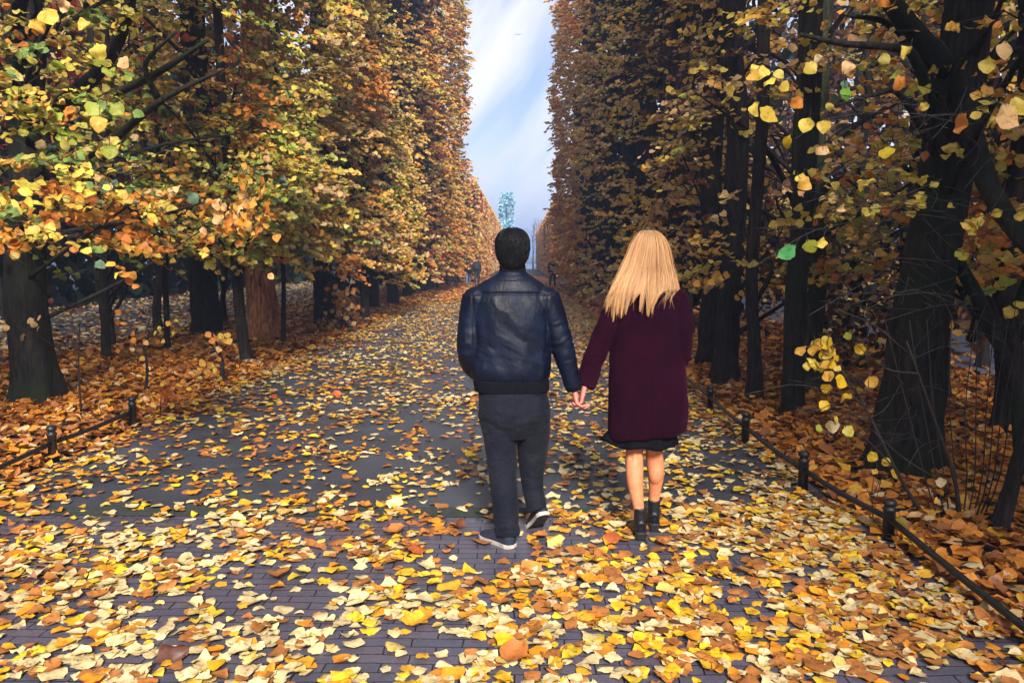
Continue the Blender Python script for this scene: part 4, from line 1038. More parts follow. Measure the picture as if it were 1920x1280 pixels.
def hair_mat(name, rough=.35, tint=None):
    m, nt, b = new_mat(name); L = nt.links.new
    a = N(nt, 'ShaderNodeAttribute'); a.attribute_name = 'Col'; L(a.outputs['Color'], b.inputs['Base Color'])
    b.inputs['Roughness'].default_value = rough; b.inputs['Specular IOR Level'].default_value = tint or .5
    b.inputs['Sheen Weight'].default_value = .0 if tint else .15
    return m

def shoe(root, pos, yaw, pitch, length, width, m_up, m_sole, heel_h=.0, sole_h=.024, tip=None, name='shoe', boot=None):
    """shoe with heel at the origin and toe along +Y, turned by yaw and lifted at the heel by pitch about the ball of the foot"""
    L_, W_ = length, width / 2
    ball = np.array([0, L_ * .74, 0])
    Mx = np.array(Matrix.Rotation(yaw, 3, 'Z') @ Matrix.Rotation(-pitch, 3, 'X'))
    def tf(v, bend=True):
        v = np.asarray(v, float).copy(); q = v - ball
        if bend and pitch:
            front = q[:, 1] > 0
            R1 = np.array(Matrix.Rotation(-pitch * .25, 3, 'X')); Rb = np.array(Matrix.Rotation(-pitch, 3, 'X'))
            w_ = np.clip((q[:, 1] + .03) / .06, 0, 1)[:, None]
            q = (q @ Rb.T) * (1 - w_) + (q @ R1.T) * w_
        q = (q + ball) @ np.array(Matrix.Rotation(yaw, 3, 'Z')).T
        return q + np.array(pos)
    out = [(-.5, .03), (-.46, .62), (-.38, .78), (-.2, .74), (0, .80), (.18, .98), (.32, .96), (.42, .74), (.48, .42), (.5, .05)]
    yy = np.linspace(-.5, .5, 26); ww = np.interp(yy, [o[0] for o in out], [o[1] for o in out])
    hh = np.interp(yy, [-.5, -.42, -.2, 0, .12, .3, .45, .5], [.058, .085, .092, .088, .072, .052, .040, .020])
    # upper as stacked cross sections along the length
    n = 18; V = []; F = []
    for y, w_, h in zip(yy, ww, hh):
        for j in range(n):
            a = math.pi * 2 * j / n; cx = math.cos(a); sz = math.sin(a)
            V.append((W_ * w_ * .94 * np.sign(cx) * abs(cx) ** .8, (y + .5) * L_ * .985 + .003, sole_h * .5 + heel_h * (y < -.18) * 0 + max(0, sz) ** .75 * (h - sole_h * .4) - (0 if sz > 0 else .004)))
    for i in range(len(yy) - 1):
        for j in range(n): F.append((i * n + j, i * n + n + j, i * n + n + (j + 1) % n, i * n + (j + 1) % n))
    F += [tuple(range(n)), tuple(range(len(V) - 1, len(V) - n - 1, -1))]
    up = MB().add(tf(V), F).build(name, m_up, root)
    V = []; F = []
    m_ = len(yy); ring = [(W_ * w_ * 1.03, y) for y, w_ in zip(yy, ww)] + [(-W_ * w_ * 1.03, y) for y, w_ in zip(yy[::-1], ww[::-1])]
    k = len(ring)
    for z in (0.0, .004, sole_h - .003, sole_h):
        sc = .97 if z in (0.0, sole_h) else 1
        for x, y in ring: V.append((x * sc, (y * sc + .5) * L_, z))
    for l in range(3):
        for j in range(k): F.append((l * k + j, l * k + (j + 1) % k, (l + 1) * k + (j + 1) % k, (l + 1) * k + j))
    F += [tuple(range(k - 1, -1, -1)), tuple(3 * k + j for j in range(k))]
    so_ = MB().add(tf(V), F).build('sole', m_sole, up, smooth=False)
    so_.data.materials.append(M_UNDER); so_.data.polygons[len(F) - 2].material_index = 1
    return up, tf

# ================================================================== the man
MX, MY = -.054, 4.5
man = tag(empty('person', (MX, MY, 0)), 'man walking away in dark leather jacket and jeans', 'person')
hx = .012
b = MB(); head_shape(b, hx, 0, 1.775, 1.0)
b.add(*stack_vf([(1.40, .0, -.01, .11, .08, 2), (1.47, .004, -.005, .075, .065, 2), (1.52, .008, .0, .058, .060, 2), (1.60, .012, .01, .056, .060, 2)], 24, 12))
b.add(*stack_vf([(.80, .01, 0, .14, .10, 2.2), (1.0, .005, 0, .14, .10, 2.2), (1.2, 0, 0, .16, .105, 2.2), (1.36, 0, 0, .165, .095, 2.2), (1.43, 0, -.01, .13, .075, 2.2)], 28, 16))
ARM_R = [(.19, -.01, 1.405), (.245, -.012, 1.28), (.292, -.012, 1.13), (.33, 0, 1.0), (.362, .012, .89)]
ARM_L = [(-.185, -.01, 1.405), (-.215, -.015, 1.27), (-.228, -.03, 1.12), (-.222, .05, 1.02), (-.185, .13, .955)]
arm_tube(b, ARM_R, [.05, .046, .038, .034, .026]); arm_tube(b, ARM_L, [.05, .046, .038, .034, .026])
HC = [(.55, .9, .6), (.6, .95, .65), (.65, .95, .6), (.7, .9, .6)]
hand_shape(b, (.364, .010, .882), (.18, .02, -.98), (.98, -.06, .18), (0, 1, 0), HC, 1.0, .5, .1)
hand_shape(b, (-.183, .135, .952), (.75, .35, -.5), (0, -1, -.3), (.3, 0, 1), [(.25, .3, .2)] * 4, .95)
LEG_L = [(-.07, 0, .82), (-.058, -.015, .63), (-.048, -.03, .50), (-.042, -.06, .36), (-.026, -.10, .20), (-.012, -.125, .07)]
LEG_R = [(.105, 0, .82), (.128, .04, .63), (.126, .085, .50), (.126, .095, .36), (.142, .085, .25), (.168, .065, .17)]
arm_tube(b, LEG_L, [.085, .075, .055, .052, .04, .038]); arm_tube(b, LEG_R, [.085, .075, .055, .052, .04, .036])
me = fuse(b, 'body', .0045, 5)
def dsoc(V, Nn):
    d = np.zeros(len(V))
    for sx in (-1, 1): d -= .010 * np.exp(-((V[:, 0] - hx - sx * .031) ** 2 / .016 ** 2 + (V[:, 2] - 1.660) ** 2 / .010 ** 2)) * (V[:, 1] > .03)
    return d
body_m = finish(me, 'body', M_HAND, man, dsoc); eyes(man, hx, 0, 1.775)

# leather jacket
M_LEATHER, nt_, b_ = new_mat('leather'); L = nt_.links.new
tc = N(nt_, 'ShaderNodeTexCoord'); n1 = N(nt_, 'ShaderNodeTexNoise', Scale=9.0, Detail=6.0, Roughness=.6); L(tc.outputs['Object'], n1.inputs['Vector'])
rp = ramp(nt_, [(.3, (.0012, .0022, .0075)), (.7, (.0030, .0070, .022))]); L(n1.outputs['Fac'], rp.inputs[0]); L(rp.outputs[0], b_.inputs['Base Color'])
rr = ramp(nt_, [(.3, (.32, .32, .32)), (.7, (.62, .62, .62))]); L(n1.outputs['Fac'], rr.inputs[0]); L(rr.outputs[0], b_.inputs['Roughness']); b_.inputs['Specular IOR Level'].default_value = .19
mp = N(nt_, 'ShaderNodeMapping'); mp.inputs['Scale'].default_value = (1, 1, .55); L(tc.outputs['Object'], mp.inputs['Vector'])
n2 = N(nt_, 'ShaderNodeTexNoise', Scale=34.0, Detail=5.0, Roughness=.6); L(mp.outputs[0], n2.inputs['Vector'])
v2 = N(nt_, 'ShaderNodeTexVoronoi', Scale=420.0); L(tc.outputs['Object'], v2.inputs['Vector'])
ad = N(nt_, 'ShaderNodeMath', operation='MULTIPLY_ADD'); ad.inputs[1].default_value = .12; L(v2.outputs['Distance'], ad.inputs[0]); L(n2.outputs['Fac'], ad.inputs[2])
bp = N(nt_, 'ShaderNodeBump', Strength=.55, Distance=.008); L(ad.outputs[0], bp.inputs['Height']); L(bp.outputs[0], b_.inputs['Normal'])
M_KNIT = simple_mat('black_knit', (.004, .005, .009), .9, (.002, .002, .004), 60, .5, 220, (1, 1, .15), spec=.12)
j = MB()
j.add(*stack_vf([(.935, .003, .0, .208, .128, 2.3), (.965, .002, .0, .222, .140, 2.3), (1.02, .0, .0, .228, .148, 2.3), (1.15, 0, .0, .228, .146, 2.3), (1.28, 0, -.005, .226, .138, 2.3), (1.37, 0, -.01, .222, .126, 2.2), (1.43, .002, -.012, .208, .110, 2.1), (1.46, .003, -.012, .193, .102, 2.1), (1.485, .005, -.010, .170, .095, 2), (1.512, .008, -.006, .128, .087, 2), (1.538, .010, 0, .088, .078, 2), (1.552, .010, 0, .077, .074, 2)], 44, 50))
arm_tube(j, ARM_R, [.088, .074, .064, .054, .050]); arm_tube(j, ARM_L, [.088, .078, .070, .064, .056])
j.add(*ball_vf((.185, -.01, 1.40), (.085, .085, .068))); j.add(*ball_vf((-.182, -.01, 1.40), (.085, .085, .068)))
me = fuse(j, 'jacket', .006, 7)
def ridge(q, seed, oct=2): return 1 - np.abs(2 * fbm(q, seed, oct) - 1)
def djk(V, Nn):
    x, y, z = V.T; torso = np.clip(1 - (np.abs(x) - .20) / .03, 0, 1)
    arm = 1 - torso
    d = torso * .017 * (ridge(np.stack([x * 8 + z * 1.6, y * 8, z * 2.6], 1), 3) - .6) * np.clip((1.46 - z) / .08, .15, 1)
    d += torso * .013 * (ridge(np.stack([x * 16, y * 16, z * 5], 1), 8) - .6) * np.exp(-((z - .99) / .06) ** 2)
    d += torso * .012 * (fbm(np.stack([x * 5, y * 5, z * 13 + x * 6], 1), 12) - .5) * np.exp(-((z - 1.12) / .12) ** 2) * 2
    s_ = z - .25 * np.abs(x)
    d += arm * .015 * (ridge(np.stack([x * 7, y * 7, s_ * 17], 1), 17) - .6) * np.clip(np.exp(-((z - 1.12) / .1) ** 2) + .35, 0, 1)
    # yoke seam and centre panels
    zs = 1.425 + .10 * (.045 - x * x)
    back = (y < -.02) * (np.abs(x) < .20)
    d -= .0055 * np.exp(-((z - zs) / .0065) ** 2) * back
    d += .003 * np.clip((z - zs) / .01, 0, 1) * back * (z < 1.5)
    for sx in (-1, 1): d -= .004 * np.exp(-((np.abs(x) - .205 - .04 * (z - 1.3)) / .006) ** 2) * (z > 1.1) * (z < 1.43) * .5
    return d
jk = finish(me, 'jacket', M_LEATHER, man, djk)
c = MB(); c.add(*tube_vf(spline([(.0095, -.002, 1.515), (.011, .0, 1.54), (.012, .004, 1.572), (.012, .006, 1.578)], 12), [(.079, .076), (.078, .076), (.077, .075), (.076, .075), (.0755, .074), (.075, .074), (.0745, .074), (.074, .0735), (.074, .0735), (.0735, .073), (.071, .071), (.064, .064)], 40, ref=(1, 0, 0)))
c.build('collar', M_KNIT, jk)
c = MB(); S = [(.868, .008, .0, .200, .122, 2.3), (.872, .008, .0, .209, .130, 2.3), (.90, .006, .0, .214, .134, 2.3), (.935, .004, .0, .216, .136, 2.3), (.945, .003, .0, .208, .128, 2.3)]
V, F = stack_vf(S, 120, 16); th = np.arctan2(V[:, 1], V[:, 0]); rad = 1 + .010 * np.sin(th * 60); V[:, 0] *= rad; V[:, 1] *= rad
c.add(V, F); c.build('waistband', M_KNIT, jk)
for A_ in (ARM_R, ARM_L):
    p, q = np.array(A_[-1]), np.array(A_[-2]); d_ = nrm(p - q); r0 = .050 if A_ is ARM_R else .054
    c = MB(); c.add(*tube_vf([p - d_ * .035, p - d_ * .03, p + d_ * .012, p + d_ * .018], [r0 * .9, r0 * 1.02, r0 * .92, r0 * .8], 20)); c.build('cuff', M_KNIT, jk)

# jeans
M_DENIM, nt_, b_ = new_mat('denim'); L = nt_.links.new
tc = N(nt_, 'ShaderNodeTexCoord'); n1 = N(nt_, 'ShaderNodeTexNoise', Scale=5.0, Detail=5.0); L(tc.outputs['Object'], n1.inputs['Vector'])
rp = ramp(nt_, [(.32, (.0028, .0040, .010)), (.7, (.0115, .0128, .020))]); L(n1.outputs['Fac'], rp.inputs[0])
wv = N(nt_, 'ShaderNodeTexNoise', Scale=260.0, Detail=2.0); L(tc.outputs['Object'], wv.inputs['Vector'])
mx = N(nt_, 'ShaderNodeMix', data_type='RGBA', blend_type='OVERLAY'); mx.inputs[0].default_value = .5; L(rp.outputs[0], mx.inputs[6]); L(wv.outputs['Fac'], mx.inputs[7]); L(mx.outputs[2], b_.inputs['Base Color'])
b_.inputs['Roughness'].default_value = .85; b_.inputs['Specular IOR Level'].default_value = .15; b_.inputs['Sheen Weight'].default_value = .02
bp = N(nt_, 'ShaderNodeBump', Strength=.4, Distance=.002); mp = N(nt_, 'ShaderNodeMapping'); mp.inputs['Scale'].default_value = (1, 1, 1.7); mp.inputs['Rotation'].default_value = (0, R(25), 0); L(tc.outputs['Object'], mp.inputs['Vector'])
n3 = N(nt_, 'ShaderNodeTexNoise', Scale=13.0, Detail=3.0, Distortion=.6); L(mp.outputs[0], n3.inputs['Vector'])
ad = N(nt_, 'ShaderNodeMath', operation='MULTIPLY_ADD'); ad.inputs[1].default_value = .08; L(wv.outputs['Fac'], ad.inputs[0]); L(n3.outputs['Fac'], ad.inputs[2])
bp.inputs['Strength'].default_value = .55; bp.inputs['Distance'].default_value = .025
L(ad.outputs[0], bp.inputs['Height']); L(bp.outputs[0], b_.inputs['Normal'])
p_ = MB()
p_.add(*stack_vf([(.60, .02, .0, .09, .09, 2), (.66, .024, .0, .16, .115, 2.1), (.72, .026, -.008, .196, .132, 2.2), (.79, .024, -.010, .203, .138, 2.2), (.86, .015, -.004, .196, .128, 2.2), (.93, .008, 0, .19, .12, 2.2)], 40, 30))
arm_tube(p_, [(-.072, .005, .76), (-.062, -.008, .63), (-.052, -.02, .52), (-.043, -.055, .37), (-.027, -.095, .22), (-.015, -.118, .10), (-.012, -.122, .062)], [.112, .098, .089, .078, .073, .069, .068], 22, 34)
arm_tube(p_, [(.112, .005, .76), (.130, .03, .63), (.128, .065, .52), (.126, .088, .37), (.134, .082, .26), (.150, .066, .185), (.158, .058, .155)], [.118, .100, .087, .071, .062, .060, .060], 22, 34)
me = fuse(p_, 'jeans', .006, 5)
def djn(V, Nn):
    x, y, z = V.T
    d = .020 * (ridge(np.stack([x * 6 + z * 5, y * 6, z * 10 - x * 8], 1), 21) - .6) * np.clip(np.exp(-((z - .70) / .07) ** 2) + .7 * np.exp(-((z - .47) / .07) ** 2) + .9 * np.exp(-((z - .13) / .07) ** 2), .12, 1)
    d += .010 * (fbm(np.stack([x * 9, y * 9, z * 4], 1), 25) - .5)
    d -= .004 * np.exp(-((x - .022) / .006) ** 2) * (y < 0) * (z > .68)      # centre seam
    for sx in (-1, 1):                                                        # back pockets, stitched edges
        px_ = np.maximum(np.abs(x - .022 - sx * .095) / .062, np.abs(z - .775) / .07)
        d += .0022 * np.clip((1 - px_) / .06, 0, 1) * (y < -.03)
    return d
finish(me, 'jeans', M_DENIM, man, djn)
M_CANVAS = simple_mat('navy_canvas', (.008, .015, .036), .8, (.005, .008, .020), 40, .4, 240)
M_UNDER = simple_mat('worn_rubber', (.030, .020, .016), .8, (.012, .009, .008), 40, .5, 120)
M_SOLE = simple_mat('pale_rubber', (.50, .44, .40), .7, (.28, .23, .20), 22, .2, 60)
shoe(man, (.020, -.185, .004), R(42), 0, .285, .105, M_CANVAS, M_SOLE)
shoe(man, (.222, -.035, .004), R(22), R(40), .285, .105, M_CANVAS, M_SOLE)

# short dark hair
M_DHAIR = hair_mat('dark_hair', .5, .2)
def man_hair():
    rg = np.random.default_rng(61)
    secs = [(1.560, hx, -.034, .050, .040, 2), (1.59, hx, -.030, .070, .062, 2), (1.63, hx, -.020, .088, .082, 2.1), (1.675, hx, -.012, .095, .096, 2.1), (1.72, hx, -.008, .094, .101, 2.1), (1.755, hx, -.006, .080, .088, 2), (1.778, hx, -.006, .055, .062, 2), (1.792, hx, -.006, .018, .02, 2)]
    V, F = stack_vf(secs, 44, 30)
    dv = V - np.array([hx, -.01, 1.68]); V = V + nrm(dv) * ((fbm(V * 40, 4, 2) - .5) * .010)[:, None]
    cap = MB().add(V, F); me = cap.mesh('hair'); n_f = len(me.polygons)
    a = me.attributes.new('Col', 'FLOAT_COLOR', 'FACE'); c = np.ones((n_f, 4), np.float32); c[:, :3] = (.003, .0028, .004); a.data.foreach_set('color', c.ravel())
    o = link('hair', me, M_DHAIR, man)
    Z = [s[0] for s in secs][::-1]; 
    n = 2600; th = rg.uniform(0, 6.283, n); t0 = rg.uniform(0, .72, n); k = 7
    zz0 = 1.790 - .235 * t0 ** 1.1; seg = rg.uniform(.035, .07, n)
    paths = np.zeros((n, k, 3)); S_ = np.array(secs)
    for i in range(k):
        z = np.maximum(zz0 - seg * i / (k - 1) * np.clip(.35 + t0 * 1.6, 0, 1), 1.548); tht = th + .25 * np.sin(th * 3 + 1) * i / (k - 1) * (1 - t0)
        rx = np.interp(z, S_[:, 0], S_[:, 3]); ry = np.interp(z, S_[:, 0], S_[:, 4]); cyy = np.interp(z, S_[:, 0], S_[:, 2])
        out = 1.0 + .035 * math.sin(i / (k - 1) * 2.6) + rg.normal(0, .008, n) + .02 * (rg.uniform(0, 1, n) < .1)
        out = out - .04 * (i == 0)
        paths[:, i] = np.stack([hx + rx * out * np.cos(tht), cyy + ry * out * np.sin(tht), z + .004], 1)
    ok = ~((np.sin(th) > .55) & (paths[:, -1, 2] < 1.70)); paths = paths[ok]
    cols = np.array([(.003, .0028, .004)]) * rg.uniform(.6, 2.0, (len(paths), 1))
    so_ = strands('hair_strands', paths, np.linspace(.0016, .0005, k), M_DHAIR, o, cols)
man_hair()

# ================================================================== the woman
WX, WY = .74, 4.6
wom = tag(empty('person', (WX, WY, 0)), 'woman with long blonde hair and burgundy coat above bare legs', 'person')
wx = -.004
b = MB(); head_shape(b, wx, 0, 1.755, .95)
b.add(*stack_vf([(1.40, 0, -.01, .10, .07, 2), (1.46, 0, -.005, .055, .052, 2), (1.52, 0, 0, .046, .048, 2), (1.60, 0, .008, .047, .050, 2)], 24, 12))
b.add(*stack_vf([(.66, 0, 0, .13, .10, 2.2), (.80, 0, 0, .155, .11, 2.2), (.92, 0, 0, .15, .105, 2.2), (1.06, 0, 0, .115, .085, 2.2), (1.25, 0, .01, .135, .10, 2.2), (1.36, 0, 0, .14, .085, 2.2), (1.43, 0, -.01, .11, .065, 2.2)], 28, 20))
WARM_L = [(-.155, -.01, 1.405), (-.215, -.015, 1.27), (-.285, -.015, 1.11), (-.33, -.02, .99), (-.368, -.045, .885)]
WARM_R = [(.150, -.01, 1.405), (.185, -.02, 1.27), (.188, -.025, 1.10), (.178, .06, 1.02), (.150, .15, .99)]
arm_tube(b, WARM_L, [.040, .037, .031, .027, .021]); arm_tube(b, WARM_R, [.040, .037, .031, .027, .021])
HW = [(.5, .85, .6), (.55, .9, .6), (.6, .9, .6), (.65, .85, .6)]
hand_shape(b, (-.372, -.078, .876), (-.22, -.02, -.97), (-.97, .1, .2), (0, 1, 0), HW, .88, .5, .1)
hand_shape(b, (.148, .155, .985), (-.8, .3, -.45), (0, -1, -.2), (.2, 0, 1), [(.3, .3, .2)] * 4, .86)
WLEG_L = [(-.085, 0, .72), (-.072, -.005, .60), (-.068, -.01, .50), (-.070, -.045, .40), (-.069, -.075, .32), (-.056, -.10, .22), (-.045, -.105, .14), (-.043, -.105, .06)]
WLEG_R = [(.080, 0, .72), (.060, .0, .60), (.052, .005, .50), (.062, .02, .40), (.068, .03, .33), (.066, .045, .23), (.062, .05, .14), (.062, .05, .06)]
arm_tube(b, WLEG_L, [.080, .062, .051, .052, .047, .034, .028, .027], 20, 40); arm_tube(b, WLEG_R, [.080, .062, .051, .052, .047, .034, .028, .027], 20, 40)
for A_, cy_ in ((WLEG_L, -.035), (WLEG_R, .015)):     # calf muscle
    b.add(*ball_vf((A_[3][0], A_[3][1] - .012, .375), (.046, .044, .085)))
me = fuse(b, 'body', .0045, 5)
def dkn(V, Nn):
    d = np.zeros(len(V))
    for cx_, cy_ in ((-.070, 0), (.054, 0)):
        for s in (-1, 1): d -= .004 * np.exp(-(((V[:, 0] - cx_ - s * .022) / .010) ** 2 + ((V[:, 2] - .475) / .03) ** 2)) * (V[:, 1] < 0)
    for sx in (-1, 1): d -= .009 * np.exp(-((V[:, 0] - wx - sx * .0295) ** 2 / .015 ** 2 + (V[:, 2] - 1.645) ** 2 / .010 ** 2)) * (V[:, 1] > .03)
    return d
bw = finish(me, 'body', M_SKIN_W, wom, dkn); eyes(wom, wx, 0, 1.755, .95)
bw.data.materials.append(M_HAND)
V = get_co(bw.data); idx = np.zeros(len(bw.data.polygons), np.int32)
for pi_, p in enumerate(bw.data.polygons):
    if p.center.x < -.30 and p.center.z < .95: idx[pi_] = 1
bw.data.polygons.foreach_set('material_index', idx)

# coat
M_WOOL, nt_, b_ = new_mat('burgundy_wool'); L = nt_.links.new
tc = N(nt_, 'ShaderNodeTexCoord'); n1 = N(nt_, 'ShaderNodeTexNoise', Scale=6.0, Detail=5.0); L(tc.outputs['Object'], n1.inputs['Vector'])
rp = ramp(nt_, [(.3, (.0078, .0010, .0050)), (.7, (.0160, .0017, .0075))]); L(n1.outputs['Fac'], rp.inputs[0])
n2 = N(nt_, 'ShaderNodeTexNoise', Scale=190.0, Detail=4.0, Roughness=.7); L(tc.outputs['Object'], n2.inputs['Vector'])
mx = N(nt_, 'ShaderNodeMix', data_type='RGBA', blend_type='OVERLAY'); mx.inputs[0].default_value = .5; L(rp.outputs[0], mx.inputs[6]); L(n2.outputs['Fac'], mx.inputs[7]); L(mx.outputs[2], b_.inputs['Base Color'])
b_.inputs['Roughness'].default_value = .95; b_.inputs['Specular IOR Level'].default_value = .04; b_.inputs['Sheen Weight'].default_value = .05; b_.inputs['Sheen Tint'].default_value = (.6, .08, .3, 1)
mp = N(nt_, 'ShaderNodeMapping'); mp.inputs['Scale'].default_value = (1, 1, .35); L(tc.outputs['Object'], mp.inputs['Vector'])
n3 = N(nt_, 'ShaderNodeTexNoise', Scale=11.0, Detail=3.0, Distortion=.4); L(mp.outputs[0], n3.inputs['Vector'])
ad = N(nt_, 'ShaderNodeMath', operation='MULTIPLY_ADD'); ad.inputs[1].default_value = .12; L(n2.outputs['Fac'], ad.inputs[0]); L(n3.outputs['Fac'], ad.inputs[2])
bp = N(nt_, 'ShaderNodeBump', Strength=.8, Distance=.035); L(ad.outputs[0], bp.inputs['Height']); L(bp.outputs[0], b_.inputs['Normal'])
k_ = MB()
k_.add(*stack_vf([(.600, .002, .0, .214, .150, 2.4), (.63, .004, 0, .222, .157, 2.4), (.72, .006, 0, .226, .160, 2.4), (.88, .004, 0, .222, .155, 2.4), (1.05, -.004, 0, .212, .146, 2.3), (1.2, -.008, 0, .200, .138, 2.3), (1.32, -.006, -.006, .192, .126, 2.2), (1.40, -.003, -.01, .178, .108, 2.1), (1.45, 0, -.01, .132, .086, 2), (1.49, 0, -.004, .082, .07, 2), (1.53, 0, 0, .066, .062, 2)], 44, 60))
arm_tube(k_, WARM_L, [.074, .066, .062, .062, .061]); arm_tube(k_, WARM_R, [.074, .064, .060, .062, .058])
k_.add(*ball_vf((.145, -.01, 1.395), (.075, .078, .062))); k_.add(*ball_vf((-.150, -.01, 1.395), (.075, .078, .062)))
me = fuse(k_, 'coat', .006, 7)
def dct(V, Nn):
    x, y, z = V.T; arm = np.clip((np.abs(x) - .20) / .03, 0, 1) * (z > .83)
    d = (1 - arm) * .020 * (ridge(np.stack([x * 6, y * 6, z * 1.6 + x * 1.5], 1), 41) - .6)
    d += (1 - arm) * .010 * np.sin(np.arctan2(y, x) * 7 + 1.5) * np.clip((.85 - z) / .25, 0, 1) * .6
    d += arm * .014 * (ridge(np.stack([x * 6, y * 6, (z - .3 * np.abs(x)) * 13], 1), 45) - .6)
    d -= .004 * np.exp(-((x + .004) / .005) ** 2) * (y < 0) * (z > .6)
    d -= .006 * np.exp(-((z - .625) / .004) ** 2) * .5
    return d
coat = finish(me, 'coat', M_WOOL, wom, dct)
for v in coat.data.vertices:        # hem hangs a little lower at the left back
    if v.co.z < .75: v.co.z += (v.co.x - .0) * .10 * (0.75 - v.co.z) / .15
M_BLACK = simple_mat('black_cloth', (.004, .004, .006), .9, (.002, .002, .003), 30, .3, 150, spec=.1)
# skirt below the coat hem with a lifted corner on the left
th = np.linspace(0, 2 * math.pi, 96, endpoint=False); V = []; zs_ = np.linspace(0, 1, 14)
for t in zs_:
    fl = .150 + .030 * t + .012 * t * np.sin(th * 9 + .6) + .010 * t * np.sin(th * 5)
    lob = np.exp(-((np.abs((th - math.pi * 1.02 + math.pi) % (2 * math.pi) - math.pi)) / .38) ** 2)
    r_ = fl + lob * .085 * t ** 1.5
    z = .72 - t * (.185 - lob * .032) + .006 * np.sin(th * 6) * t
    V.append(np.stack([r_ * 1.04 * np.cos(th) - .006, r_ * .80 * np.sin(th), z], 1))
Vi = [v * np.array([.975, .975, 1]) + np.array([0, 0, .002]) for v in V[::-1]]
V = np.concatenate(V + Vi); nR = 28; F = []
for i in range(nR - 1):
    for jn in range(96): F.append((i * 96 + jn, i * 96 + (jn + 1) % 96, (i + 1) * 96 + (jn + 1) % 96, (i + 1) * 96 + jn))
MB().add(V, F).build('skirt', M_BLACK, wom)

# ankle boots with block heels
M_BOOT = simple_mat('black_leather', (.005, .006, .010), .5, (.003, .003, .006), 18, .4, 60)
M_BSOLE = simple_mat('boot_sole', (.012, .010, .010), .7, (.006, .005, .005), 30)
def boot(leg, pos, yaw, z0):
    bt = MB(); x, y = leg
    n = 24; secs = []
    for z, rx, ry, cy_ in ((.035, .036, .050, .022), (.06, .037, .054, .020), (.09, .036, .050, .012), (.12, .035, .043, .004), (.155, .036, .042, 0), (.178, .038, .043, -.002), (.182, .037, .042, -.002)):
        secs.append((z + z0, 0, cy_, rx, ry, 2.2))
    V, F = stack_vf(secs, 28, 24); 
    c_, s_ = math.cos(yaw), math.sin(yaw); Rm = np.array([[c_, -s_, 0], [s_, c_, 0], [0, 0, 1]])
    bt.add(V @ Rm.T + np.array([x, y, 0]), F)
    foot = [(t, w_, h) for t, w_, h in ((-.035, .030, .06), (.0, .037, .09), (.05, .040, .085), (.10, .044, .06), (.15, .045, .046), (.185, .038, .036), (.21, .016, .020))]
    P = spline([(0, t, z0 + .014 + h * .45 + .010 * max(0, 1 - t / .1) + .02 * (t < .05)) for t, w_, h in foot], 22); rr_ = spline([(w_, h * .5) for t, w_, h in foot], 22)
    V, F = tube_vf(P, rr_, 20, ref=(1, 0, 0)); bt.add(V @ Rm.T + np.array([x, y, 0]), F)
    o = finish(fuse(bt, 'boot', .004, 4), 'boot', M_BOOT, wom)
    h = MB(); V, F = stack_vf([(z0, 0, -.012, .030, .030, 3.2), (z0 + .02, 0, -.014, .031, .032, 3.2), (z0 + .045, 0, -.012, .035, .040, 3)], 24, 8); h.add(V @ Rm.T + np.array([x, y, 0]), F)
    h.build('heel', M_BSOLE, o)
    s = MB(); S = []
    yy = np.linspace(.03, .215, 16); ww = np.interp(yy, [.03, .08, .14, .18, .205, .215], [.030, .040, .046, .040, .024, .006]); rg_ = [(w_, y_) for y_, w_ in zip(yy, ww)] + [(-w_, y_) for y_, w_ in zip(yy[::-1], ww[::-1])]
    kk = len(rg_); V = [(a, b2, z0 + (.018 if b2 < .06 else .004)) for a, b2 in rg_] + [(a, b2, z0 + (.034 if b2 < .06 else .020)) for a, b2 in rg_]
    F = [(i, (i + 1) % kk, kk + (i + 1) % kk, kk + i) for i in range(kk)] + [tuple(range(kk - 1, -1, -1)), tuple(range(kk, 2 * kk))]
    s.add(np.array(V) @ Rm.T + np.array([x, y, 0]), F); s.build('sole', M_BSOLE, o, smooth=False)
boot((-.042, -.105), None, R(6), .006); boot((.064, .052), None, R(-4), .006)

